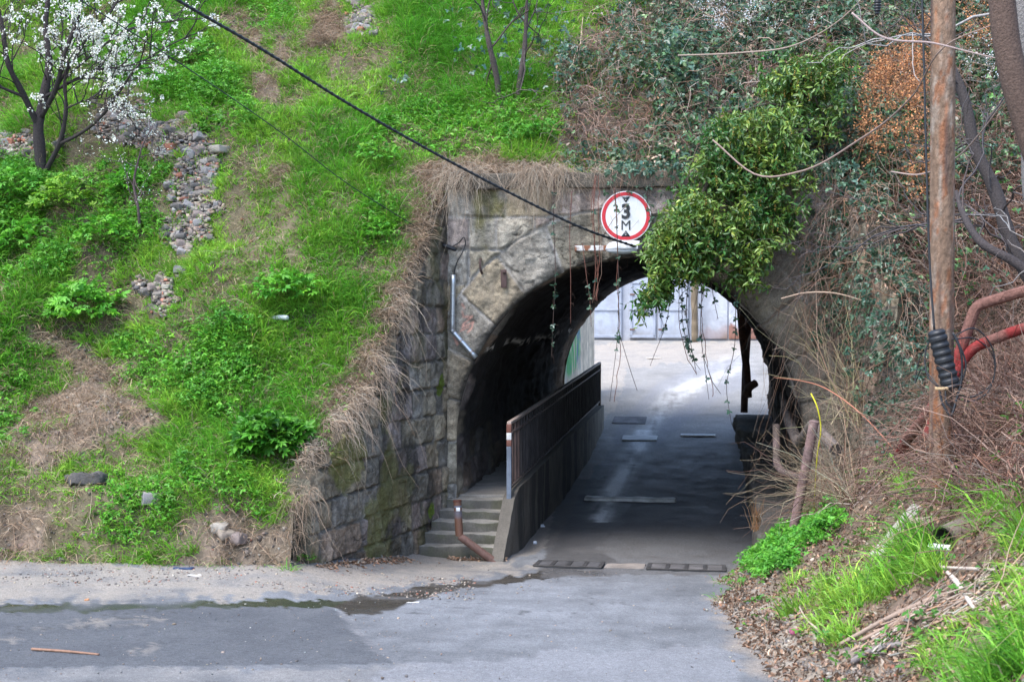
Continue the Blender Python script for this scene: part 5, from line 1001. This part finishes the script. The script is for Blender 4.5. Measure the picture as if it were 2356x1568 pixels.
cab = [P(20, -270, 11.5), P(405, -2, 14.2), P(600, 112, 15.3), P(786, 229, 16.4), P(1000, 352, 17.6), P(1200, 457, 18.5), P(1339, 524, 19.0), TW(lc[0] + .25, -.28, lc[1] + .01)]
b = B(); Q = polyt(b, cab, [.0155, .0145, .0135], 7, (.022, .022, .025), 120)
ph = np.linspace(0, 330, 900); tq = np.linspace(0, 119, 900); i0 = np.minimum(tq.astype(int), 118); C_ = Q[i0] + (Q[i0 + 1] - Q[i0]) * (tq - i0)[:, None]
for o_ in (0, 3.14): b.tubes((C_ + .012 * np.stack([np.cos(ph + o_), 0 * ph, np.sin(ph + o_)], -1))[None], .009, 5, (.03, .03, .033))
tag(b.build("power_cable", mBLACK, base=cab[-1], smooth=True), "thick twisted black cable slanting across the slope down to the lamp", "cable")
cl = at_wall(1040, 570, -.16)
c2 = [P(0, -120, 15.2), P(183, 0, 16), P(340, 98, 16.7), P(500, 203, 17.5), P(660, 315, 18.3), P(786, 413, 18.9), P(930, 505, 19.6), TW(cl[0] - .1, -.20, cl[1] + .05)]
b = B(); polyt(b, c2, .0065, 6, (.05, .05, .055), 90); tag(b.build("thin_cable", mBLACK, base=c2[-1], smooth=True), "thin grey wire slanting down the slope to the black clamp on the portal", "cable")
cd = thing("cable_conduit", "galvanised conduit with an angled foot and a black lead clamped beside the arch", "conduit", TW(cl[0], -.1, cl[1] - .9))
a0, a1, a2 = at_wall(1043, 632, -.09), at_wall(1041, 764, -.09), at_wall(1095, 822, -.09)
def seg(u0, z0, u1, z1, r, col, nm, v=-.10, mat=mGALV, n=12, cap=True):
    b = B(); t = np.linspace(0, 1, 8)[:, None]; b.tubes((TW(u0, v, z0) + (TW(u1, v, z1) - TW(u0, v, z0)) * t)[None], r, n, col, cap); b.build(nm, mat, cd, smooth=False); return b
seg(a0[0], a0[1], a1[0], a1[1], .036, (.50, .54, .58), "upright_pipe"); seg(a1[0] - .012, a1[1] + .03, a2[0], a2[1], .036, (.48, .52, .56), "angled_pipe", -.085)
for f in (.35, .70, .97): z = a0[1] + (a1[1] - a0[1]) * f; u = a0[0] + (a1[0] - a0[0]) * f; seg(u, z - .012, u, z + .012, .042, (.45, .48, .5), "collar")
for f in (.35, .8): seg(a1[0] + (a2[0] - a1[0]) * f - .01, a1[1] + (a2[1] - a1[1]) * f + .01, a1[0] + (a2[0] - a1[0]) * f + .01, a1[1] + (a2[1] - a1[1]) * f - .01, .042, (.32, .28, .26), "collar", -.085)
b = B(); g0 = [at_wall(*c, -.1) for c in ((1034, 571), (1058, 556), (1068, 546), (1071, 556), (1064, 580), (1050, 606), (1044, 634))]; polyt(b, [TW(u, -.10 - .03 * (k == 2), z) for k, (u, z) in enumerate(g0)], .008, 6, (.02, .02, .022), 50); b.build("lead_wire", mBLACK, cd, smooth=True)
b = B(); t = np.linspace(0, 1, 10); cp0, cp1 = TW(cl[0] - .16, -.19, cl[1] + .055), TW(cl[0] + .06, -.14, cl[1] - .03); b.tubes((cp0 + (cp1 - cp0) * t[:, None])[None], .030 * np.interp(t, [0, .15, .8, 1], [.35, .9, 1, .7]), 8, (.02, .02, .02), True); b.build("clamp", mBLACK, cd)
wp = at_wall(1159, 641, -.07); pl = thing("wall_strap", "rusty iron strap bolted on the arch stones beside the conduit", "strap", TW(wp[0], -.07, wp[1] - .12))
b = B(); b.rbox(TW(wp[0], -.065, wp[1]), (.042, .009, .125), RW, .004, (2, 1, 6), .004, 9, (.075, .045, .04), 4, .4); b.build("plate", mRUST, pl)
b = B(); b.tubes(np.stack([TW(wp[0] + .01, -.095, wp[1] + .09), TW(wp[0] + .01, -.02, wp[1] + .09)])[None], .022, 6, (.06, .035, .03), True); b.build("bolt", mRUST, pl)
wp = at_wall(1056, 620, -.07)
b = B(); wp = at_wall(1105, 612, -.06); polyt(b, [TW(wp[0], -.02, wp[1] + .10), TW(wp[0], -.07, wp[1] + .06), TW(wp[0] + .01, -.07, wp[1] - .06), TW(wp[0] + .02, -.02, wp[1] - .1)], .018, 6, (.07, .045, .04), 20); tag(b.build("iron_hook", mRUST, base=TW(wp[0], -.05, wp[1]), smooth=True), "small rusty iron hook in a joint between strap and conduit", "hook")

# bent pipe post in front of the steps
e = hit_road(1143, 1291); bp = thing("bent_pipe_post", "bent rusty pipe post with flaking blue paint leaning before the steps", "post", e)
t0, t1 = P(1052, 1150, e[1] + .03), P(1057, 1232, e[1] + .01); tt = np.linspace(0, 1, 24)[:, None]
up_ = t1 + (t0 - t1) * tt; lo_ = e + np.array([.03, 0, -.05]) + (t1 - e - np.array([.03, 0, -.05])) * tt; b = B()
cu = mixc(np.array([.15, .075, .05]), np.array([.12, .19, .27]), (sst(-.2, .2, noise(tt[:, 0] * 9, 0, 0, 4)) * (tt[:, 0] > .22) * (tt[:, 0] < .85)))
b.tubes(up_[None], .053, 16, cu); b.build("upper_pipe", mPAINT, bp, smooth=True); b = B(); b.tubes(lo_[None], np.interp(tt[:, 0], [0, .9, 1], [.056, .052, .05]), 16, (.15, .085, .068), True); b.build("lower_pipe", mRUST, bp, smooth=True)
b = B(); dU = nrm(t0 - t1); b.tubes(np.stack([t0 - dU * .02, t0 + dU * .003])[None], .058, 16, (.13, .05, .035)); b.tubes(np.stack([t0 - dU * .05, t0 - dU * .006])[None], .05, 16, (.015, .012, .012), True); b.build("pipe_mouth", mRUST, bp)  # rusty rim, plus a near-black plug painting the shade inside the pipe
b = B(); q = t0 - dU * .115 + np.array([.006, -.053, 0]); b.rbox(q, (.026, .004, .024), None, .002, col=(.72, .74, .74)); b.build("sticker", mSIGN, bp)

# drains, a channel edge with painted glint, and metal strips on the road
def road_box(b, u0, u1, v0, v1, h, col, seg=(10, 2, 1), amp=.004, lift=.0):
    v = (v0 + v1) / 2; sl = float(road_z(*TW(.5 * (u0 + u1), v1, 0)[:2]) - road_z(*TW(.5 * (u0 + u1), v0, 0)[:2])) / (v1 - v0); z = float(road_z(*TW(0.5 * (u0 + u1), v, 0)[:2])) + h / 2 + lift
    n_ = np.array([TW(0, 0, 0), TW(0, 1, sl)]); t_ = nrm(n_[1] - n_[0]); r_ = RW[:, 0]; R_ = np.stack([r_, t_, np.cross(r_, t_)], 1)
    b.rbox(TW((u0 + u1) / 2, v, z), ((u1 - u0) / 2, (v1 - v0) / 2, h / 2), R_, .004, seg, amp, 5, col, 3, .3)
for k, (u0, u1, lab) in enumerate(((-1.10, -.22, "dark clogged road drain grate beside the retaining wall"), (.36, 1.36, "clean slotted road drain grate beside the weeds at the bank"))):
    t = thing("drain_grate", lab, "drain", TW((u0 + u1) / 2, -.85, zr(-1.3))); v0, v1 = -1.80, -1.18
    b = B(); road_box(b, u0, u1, v0, v1, .012, (.012, .012, .013), amp=0, lift=.004); b.build("pit_shade", mBLACK, t)  # black plate laid on the road as the shade of the pit
    b = B()
    for q in range(11): vq = v0 + .05 + q * (v1 - v0 - .1) / 10; road_box(b, u0 + .04, u1 - .04, vq - .014, vq + .014, .012, (.085, .08, .08) if k else (.06, .058, .06), (6, 1, 1), 0, .016)
    b.build("grating", mRUST, t)
    b = B()
    for uq in np.linspace(u0 + .02, u1 - .02, 5): road_box(b, uq - .028, uq + .028, v0, v1, .014, (.04, .038, .038), (1, 4, 1), 0, .020)
    for vq in (v0, v1 - .03): road_box(b, u0, u1, vq, vq + .03, .014, (.045, .042, .04), (6, 1, 1), 0, .0185)
    b.build("rib_frame", mRUST, t)
    for o_ in t.children: pass
b = B(); road_box(b, -.18, .32, -1.68, -1.24, .03, (.21, .185, .165), (12, 8, 1), .012, -.005); tag(b.build("concrete_collar", mCONC, base=TW(.07, -.8, zr(-.8))), "broken concrete block between the two road drain grates", "concrete")
h0 = hit_road(1450, 1151); uh, vh = UV(h0[0], h0[1])
b = B(); z = float(road_z(h0[0], h0[1])) + .01; b.rbox(TW(uh, vh, z), (.84, .13, .055), RW, .05, (40, 4, 2), .010, 6, (.50, .49, .47), 3, .5); tag(b.build("channel_edge_glint", mPAINT, base=TW(uh, vh, z)), "low drain channel edge across the tunnel road, its glint painted worn white", "channel edge")  # drain channel edge; light glancing off it is painted as white
for (x0, x1, y, lab, cc_) in ((1432, 1512, 1010, "pale metal channel cover set in the road at the far tunnel mouth", (.55, .55, .54)), (1566, 1646, 1003, "short white strip on the road at the far tunnel mouth", (.66, .66, .65))):
    a, c_ = hit_road(x0, y), hit_road(x1, y); ua, va = UV(a[0], a[1]); ub, vb = UV(c_[0], c_[1]); b = B(); vm = (va + vb) / 2; w_ = .26 if x0 < 1500 else .10
    road_box(b, ua, ub, vm - w_, vm + w_, .03, cc_, (12, 4, 1), .004, .01); tag(b.build("channel_cover", mPAINT, base=TW(ua, vm, zr(vm))), lab, "road cover")
a = hit_road(1450, 965); ua, va = UV(a[0], a[1]); b = B(); road_box(b, ua - .42, ua + .40, va - .55, va + .35, .012, (.16, .16, .17), (12, 8, 1), .004, .004); tag(b.build("road_patch", mROAD, base=TW(ua, va, zr(va))), "dark square asphalt patch on the road beyond the tunnel", "road patch")

# ---------------------------------------------------------------- pole with cables, pipes
pb = P(2165, 1150, 12.3); pb[2] = min(pb[2], bank(pb[0:1], pb[1:2])[0]) - .15; ptp = P(2172, -420, 12.3)
pole = thing("utility_pole", "tall rusty flaking steel pole carrying a black splice box", "pole", pb)
tt = np.linspace(0, 1, 260); an = np.linspace(0, 2 * np.pi, 29); Cc = pb + (ptp - pb) * tt[:, None]; R = .104
g = Cc[:, None] + R * np.stack([np.cos(an), np.sin(an), 0 * an], -1); zz_ = Cc[:, 2][:, None]
f1 = fbm(np.cos(an) * 2.2 + 0 * zz_, np.sin(an) * 2.2 + 0 * zz_, zz_ * 1.6, 5, 7); f2 = fbm(np.cos(an) * 3 + 0 * zz_, np.sin(an) * 3 + 0 * zz_, zz_ * 5, 4, 8)
c = mixc(np.array([.20, .135, .095]) * np.ones(3), np.array([.33, .285, .24]), .8 * sst(.05, .7, f1 * .6 + .8 * f2) * sst(-1.2, -.2, zz_)); c = mixc(c, (.25, .095, .04), sst(.1, .6, f2) * .8); c = mixc(c, (.085, .06, .055), sst(.3, .75, fbm(np.cos(an) * 2 + 5, np.sin(an) * 2 + 0 * zz_, zz_ * .8, 4, 9)) * .75)
b = B(); b.grid(g, c * np.ones(3)); b.build("shaft", mFLAKE, pole, smooth=True)
sp = thing("cable_splice", "black ribbed cable splice box with drooping loops strapped to the rusty pole", "cable box", P(2170, 880, 12.1))
s0, s1 = P(2153, 758, 12.10), P(2188, 888, 12.08); t = np.linspace(0, 1, 70); rr_ = .077 * (1 + .055 * np.sign(np.sin(t * 50)) * (t > .08)) * np.interp(t, [0, .02, .05, 1], [.55, .85, .97, 1]); b = B(); b.tubes((s0 + (s1 - s0) * t[:, None])[None], rr_, 22, (.02, .02, .02), True); b.build("body", mBLACK, sp)
b = B(); b.tubes(np.stack([s1 - (s1 - s0) * .03, s1 + (s1 - s0) * .03])[None], .085, 18, (.02, .02, .02), True); b.rbox(P(2200, 884, 12.06), (.045, .03, .03), None, .006, col=(.02, .02, .02)); b.build("base_ring", mBLACK, sp)
def loop(pts, r=.0075, nm="cable_loop"):
    b = B(); polyt(b, [P(*c) for c in pts], r, 6, (.02, .02, .02), 60); b.build(nm, mBLACK, sp, smooth=True)
loop([(2160, 890, 12.05), (2172, 935, 12.0), (2186, 955, 11.98), (2200, 920, 12.0), (2212, 870, 12.03), (2208, 800, 12.03), (2192, 765, 12.05)], .010)
loop([(2175, 892, 12.05), (2180, 930, 12.0), (2192, 940, 12.0), (2204, 900, 12.05), (2222, 840, 12.08), (2200, 775, 12.1)], .008)
loop([(2196, 772, 12.1), (2240, 755, 12.15), (2278, 790, 12.2), (2290, 850, 12.2), (2270, 905, 12.2), (2215, 922, 12.15), (2190, 900, 12.1)], .006)
loop([(2190, 780, 12.1), (2250, 782, 12.25), (2285, 820, 12.3), (2282, 880, 12.3), (2240, 912, 12.25), (2200, 905, 12.1)], .0055)
loop([(2158, 890, 12.05), (2138, 870, 12.1), (2128, 830, 12.15), (2136, 790, 12.15), (2152, 770, 12.12)], .007)
loop([(2160, 888, 12.02), (2120, 850, 12.2), (2106, 880, 12.3), (2118, 820, 12.3), (2150, 790, 12.1)], .005)
loop([(2150, 762, 12.12), (2141, 640, 12.16), (2132, 400, 12.2), (2126, 150, 12.25), (2118, -120, 12.3)], .010, "riser_cable")
b = B(); b.rbox(P(2166, 893, 11.99), (.055, .012, .012), None, .006, (6, 1, 1), .004, 8, (.50, .36, .20)); b.build("strap", mPAINT, sp)
b = B(); t = np.linspace(0, 1, 40); q0, q1 = P(2021, -30, 15.0), P(2018, 34, 15.0); b.tubes((q0 + (q1 - q0) * t[:, None])[None], .034 * (1 + .16 * np.sign(np.sin(t * 60))) * np.interp(t, [0, .85, 1], [1, 1, .5]), 12, (.02, .02, .02), True); b.tubes(np.stack([P(2030, -260, 15.0), q0])[None], .008, 6, (.02, .02, .02)); tag(b.build("hanging_insulator", mBLACK, base=q1), "small black ribbed cable end hanging at the picture top over the brambles", "insulator")

def pipe(name, lab, pts, r, cols, mat=mDULL, cat="pipe", elb=None):
    t = thing(name, lab, cat, pts[-1]); b = B(); pts = np.asarray(pts); Q = []
    for k in range(len(pts) - 1):
        n_ = max(int(np.linalg.norm(pts[k + 1] - pts[k]) / .03), 4); Q.append(pts[k] + (pts[k + 1] - pts[k]) * np.linspace(0, 1, n_)[:, None])
    Q = np.concatenate([q[:-1] for q in Q[:-1]] + [Q[-1]]); k_ = np.hanning(9); k_ /= k_.sum(); Qp = np.concatenate([np.repeat(Q[:1], 4, 0), Q, np.repeat(Q[-1:], 4, 0)]); Q = np.stack([np.convolve(Qp[:, i], k_, 'valid') for i in range(3)], -1)
    s_ = np.linspace(0, 1, len(Q)); f = np.clip(s_ + .25 * fbm(s_ * 9, 0, 0, 3, 5), 0, 1); an = np.linspace(0, 2 * np.pi, 15)
    T = nrm(np.gradient(Q, axis=0)); ref = np.eye(3)[np.argmin(np.abs(T).mean(0))]; A = nrm(np.cross(T, ref)); Bv = np.cross(T, A)
    g = Q[:, None] + r * (A[:, None] * np.cos(an)[:, None] + Bv[:, None] * np.sin(an)[:, None]); fl = fbm(g[..., 0] * 9, g[..., 1] * 9, g[..., 2] * 9, 4, 6)
    c = mixc(np.array(cols[0]) * np.ones(3), np.array(cols[1]), sst(.24, .40, f)[:, None] + 0 * fl); c = mixc(c, np.array(cols[2]), sst(.1, .55, fl) * .7); b.grid(g, c, flip=True)
    b.add(g[0, :-1], [np.arange(14)[None]], cols[0]); b.add(g[-1, :-1], [np.arange(14)[None, ::-1]], cols[0]); b.build("pipe", mat, t, smooth=True); return t
e = hit(2062, 1040, 12); e[2] -= .1
pipe("red_pipe", "upper dusty red pipe bending down the bank behind the rusty pole", [P(2420, 650, 13.0), P(2245, 703, 13.2), P(2222, 770, 13.2), P(2195, 850, 13.2), P(2140, 945, 13.3), P(2088, 1008, 13.7), e + np.array([-.05, 0, -.1])], .052, ((.185, .095, .075), (.215, .030, .028), (.14, .07, .058)))
e2 = hit(2105, 1000, 12); e2[2] -= .15
pipe("red_pipe", "lower red pipe elbowing under the upper one behind the rusty pole", [P(2420, 735, 12.9), P(2330, 763, 13.0), P(2240, 798, 13.15), P(2208, 838, 13.2), P(2180, 895, 13.15), P(2160, 935, 13.1), P(2130, 1010, 13.1)], .050, ((.185, .09, .072), (.22, .034, .032), (.14, .07, .058)))
e = hit(1830, 1205, 14); e[2] -= .1
pipe("slanted_pipe_post", "slanting dull pink-brown pipe stuck in weeds beside the tunnel mouth", [P(1874, 965, 16.7), P(1852, 1085, 16.75), P(1826, 1215, 16.8)], .058, ((.20, .135, .125), (.20, .13, .12), (.13, .09, .085)))
pipe("elbow_pipe", "dull brown pipe elbow coming out of the dark behind the slanting pipe", [P(1786, 975, 18.9), P(1787, 1070, 18.6), P(1800, 1085, 18.5), P(1862, 1106, 17.8)], .050, ((.09, .07, .06), (.11, .08, .075), (.06, .05, .045)))
pipe("wall_pipe", "thick grey-brown pipe slanting down along the arch foot into the bank", [TW(2.30, 3.5, -1.55), TW(2.26, .6, -1.75), TW(2.34, -.35, -1.95), P(1872, 975, 18.2), P(1925, 1035, 17.0)], .075, ((.07, .06, .055), (.15, .125, .11), (.09, .075, .07)))
pipe("brown_far_pipe", "front leaning brown pipe at the far end of the tunnel wall", [P(1703, 705, 33.0), P(1708, 770, 33.0), P(1718, 850, 32.8), P(1722, 915, 32.6)], .085, ((.13, .07, .05), (.10, .06, .05), (.06, .045, .04)))
pipe("brown_far_pipe", "rear upright brown pipe with an elbow at the far end of the tunnel wall", [P(1722, 730, 33.8), P(1716, 830, 33.8), P(1712, 950, 33.6)], .085, ((.11, .06, .045), (.09, .055, .045), (.06, .045, .04)))
pipe("elbow_far_pipe", "short curved pipe elbow on the broken end of the tunnel ledge", [P(1740, 880, 32.5), P(1724, 890, 32.4), P(1713, 912, 32.4)], .09, ((.14, .09, .075), (.13, .085, .07), (.07, .05, .045)))

# ---------------------------------------------------------------- litter, boards and fallen branches
def small(name, lab, cat, x, y, half, col, rot=0, tilt=0, lift=.0, bev=.004, amp=.003, mat=None, d0=9, seg=(6, 6, 2)):
    p = hit_road(x, y) if (1180 < x < 1700 and y < 1300) else hit(x, y, d0); R_ = np.array((Matrix.Rotation(rot, 3, 'Z') @ Matrix.Rotation(tilt, 3, 'X'))); b = B(); b.rbox(p + np.array([0, 0, half[2] + lift]), half, R_, bev, seg, amp, 9, col, int(x), .15); return tag(b.build(name, mat or mLITTER, base=p), lab, cat)
small("paper_scrap", "crumpled white paper strip on the dark pavement beside the retaining wall", "litter", 1245, 1212, (.055, .035, .016), (.66, .68, .72), .3, .3, amp=.01)
small("plastic_cup", "small white cup lying in front of the retaining wall foot", "litter", 1231, 1251, (.030, .026, .026), (.70, .73, .78), .2, .2, bev=.02)
small("plastic_tube", "white plastic tube lying in grass in the middle of the slope", "litter", 640, 757, (.16, .035, .03), (.62, .66, .70), -.5, -.5, .12, .028, .006)
small("plastic_bag", "small white plastic bag caught below the dark green bush", "litter", 573, 1048, (.07, .05, .045), (.78, .80, .84), .4, -.6, .09, .03, .02)
small("blue_rag", "crumpled dark blue rag at the foot of the slope", "litter", 427, 1308, (.10, .04, .018), (.03, .055, .12), -.2, 0, -.01, .015, .035)
small("white_rubble", "flat white scrap on the soil next to the blue rag", "litter", 445, 1325, (.07, .04, .012), (.42, .40, .37), .2, 0, -.006, .01, .025)
small("white_scrap", "pale flat scrap at the wet gutter edge of the asphalt", "litter", 950, 1386, (.07, .022, .004), (.55, .54, .52), .1, amp=.012)
small("red_scrap", "tiny red scrap on the dusty shoulder near the picture edge", "litter", 41, 1305, (.03, .03, .02), (.55, .07, .06), .4)
small("orange_scrap", "tiny orange scrap in the gutter of the shoulder", "litter", 200, 1382, (.02, .018, .012), (.40, .20, .10), .2, amp=.01)
small("blue_wrapper", "light blue wrapper on the gravel at the road edge", "litter", 1760, 1375, (.045, .025, .01), (.20, .42, .58), .5)
small("pink_scrap", "dark pink scrap half under the verge grass", "litter", 1833, 1457, (.05, .03, .02), (.36, .07, .17), .3)
small("paper_sheet", "folded white paper standing among verge grass and brush", "litter", 2162, 1283, (.085, .03, .035), (.76, .77, .80), -.6, .5, .03)
small("pale_disc", "pale flat cardboard lying on the yard beyond the tunnel", "litter", 1503, 823, (.22, .25, .006), (.70, .64, .55), .2, d0=34)
small("broken_slab", "dark broken concrete slab jutting from the bare earth ledge", "slab", 195, 1105, (.21, .13, .05), (.085, .08, .076), .25, -.15, -.035, .012, .06, mROCK)
small("earth_stone", "dark flat stone in bare soil under the grass overhang", "stone", 345, 1160 + 215, (.14, .10, .06), (.12, .10, .09), .1, 0, -.02, .02, .03, mROCK) if False else None
s0, s1 = hit(73, 1496, 9), hit(228, 1508, 9); b = B(); polyt(b, [s0 + [0, 0, .014], (s0 + s1) / 2 + [0, 0, .016], s1 + [0, 0, .012]], [.011, .011, .008], 6, (.25, .15, .105), 20); tag(b.build("wooden_stick", mWOOD, base=s0), "long reddish-brown stick lying on the dark asphalt patch", "stick")
a, c_ = hit(2022, 1285, 9), hit(2108, 1185, 9); d = nrm(c_ - a); m_ = (a + c_) / 2; sd = nrm(np.cross(d, [0, 0, 1])); b = B(); b.rbox(m_ + np.array([0, 0, .05]), (.07, np.linalg.norm(c_ - a) / 2 + .05, .022), np.stack([sd, d, np.cross(sd, d)], 1), .008, (4, 20, 2), .010, 5, (.36, .325, .28), 3, .25); tag(b.build("pale_board", mWOOD, base=m_), "pale weathered board lying on the littered bank below the pole", "board")
p = hit(2125, 1218, 9); b = B(); b.rbox(p + np.array([0, -.03, .07]), (.17, .07, .035), np.array(Matrix.Rotation(-.15, 3, 'Y') @ Matrix.Rotation(-.35, 3, 'X')), .02, (5, 4, 3), .02, 5, (.36, .29, .235), 8, .2); tag(b.build("stone_slab", mROCK, base=p), "wedge of brown stone slab leaning over the verge grass", "slab")
p = hit(2165, 1262, 9); b = B(); t = np.linspace(0, 1, 20)[:, None]; c0 = p + np.array([-.02, -.10, .09]); c1 = p + np.array([.55, .35, .20]); b.tubes((c0 + (c1 - c0) * t)[None], .10, 16, (.20, .165, .135)); b.tubes((c0 + (c1 - c0) * t)[None] + nrm(c1 - c0) * .01, .08, 16, (.06, .06, .05)); b.tubes((c0 + (c1 - c0) * t[:2] * 1.0)[None] + 0, .10, 16, (.2, .17, .14)); tag(b.build("earthen_pipe", mCONC, base=p), "broken drain pipe mouth poking from the bank under the stone slab", "pipe")
for lab, pts, r, col in (("pale forked dead branch standing out of the brush pile", [(2160, 1316), (2195, 1352), (2225, 1398), (2242, 1425)], .022, (.50, .42, .36)), ("pale crooked branch lying along the top of the brush pile", [(2165, 1322), (2215, 1325), (2285, 1330)], .016, (.48, .40, .33)), ("long grey-brown branch along the bottom of the brush pile", [(1930, 1500), (2040, 1440), (2150, 1392), (2240, 1380)], .022, (.28, .21, .165)),
                         ("dark long branch crossing the bank below the rusty pole", [(1960, 1180), (2040, 1110), (2100, 1075), (2200, 1068)], .014, (.20, .155, .135)), ("orange-brown cane lying in front of the pole foot", [(2108, 1118), (2180, 1145), (2270, 1180)], .016, (.46, .26, .14)), ("thin bowed pale twig in the verge grass", [(1838, 1410), (1855, 1440), (1885, 1470), (1895, 1500)], .010, (.42, .33, .26)),
                         ("grey smooth branch half sunk at the bank foot", [(1960, 1540), (2010, 1512), (2080, 1498)], .032, (.22, .19, .18)), ("brown branch middle of the brush pile", [(1980, 1490), (2100, 1430), (2230, 1420)], .018, (.30, .22, .17))):
    W_ = np.array([hit(x, y, 7.5) for x, y in pts]) + np.array([0, -.02, .06]); b = B(); polyt(b, W_, [r, r * .9, r * .5], 7, col, 40, True, .25); tag(b.build("fallen_branch", mTWIG, base=W_[0], smooth=True), lab, "branch")
p, N = field([(1960, 1520), (2020, 1440), (2200, 1370), (2356, 1330), (2400, 1450), (2200, 1450), (2060, 1540)], 240); b = B()
twigs(b, p + N * .06, nrm(np.array([1, .25, .1]) + .35 * rng.normal(size=p.shape)), rng.uniform(.3, .9, len(p)), rng.uniform(.004, .009, len(p)), .1, .12, 7, jit(mixc(np.array([.24, .165, .12]), np.array([.42, .33, .26]), rng.uniform(size=len(p))), len(p), .2), 4, .02); tag(b.build("brushwood", mTWIG, base=p[0]), "heap of cut dry brushwood on the verge among long grass", "brushwood", kind="stuff")
p, N = field([(1730, 1140), (1745, 1140), (1760, 1230), (1725, 1230)], 30); b = B(); r0 = hit(1738, 1215, 12); n = 30; twigs(b, np.repeat(r0[None], n, 0) + rng.normal(0, .03, (n, 3)), nrm(np.array([0, 0, 1]) + .16 * rng.normal(size=(n, 3))), rng.uniform(.2, .55, n), .006, .1, .1, 6, jit((.34, .19, .10), n, .2), 4); tag(b.build("dead_weed", mDRY, base=r0), "upright dead brown weed at the tunnel mouth corner", "weed")
b = B(); n = 900; s_ = rng.uniform(0, 1, n); pu = -2.3 + .75 * rng.uniform(0, 1, n); pv = -1.14 - rng.uniform(0, .22, n) ** 1.5; q_ = TW(pu, pv, 0); q_[:, 2] = road_z(q_[:, 0], q_[:, 1]) + .012
w2_ = np.stack([WINGL[1, 0] + (WINGL[0, 0] - WINGL[1, 0]) * s_ + .06 + rng.gamma(1.2, .06, n), WINGL[1, 1] + (WINGL[0, 1] - WINGL[1, 1]) * s_ - rng.uniform(0, .1, n), 0 * s_], -1); w2_[:, 2] = road_z(w2_[:, 0], w2_[:, 1]) + .01; w2_ = w2_[s_ > .42]
q_ = np.concatenate([q_[:260], w2_]); n = len(q_); leaves(b, q_, rdir(n) * np.array([1, 1, .3]), nrm(np.array([0, 0, 1]) + .5 * rng.normal(size=(n, 3))), rng.uniform(.03, .07, n), rng.uniform(.02, .04, n), jit(mixc(np.array([.27, .15, .09]), np.array([.36, .28, .21]), rng.uniform(size=n)), n, .25), .4, .4)
tag(b.build("step_leaf_litter", mDRY, base=q_[0]), "brown leaves swept along the foot of the steps and wing wall", "leaf litter", kind="stuff")
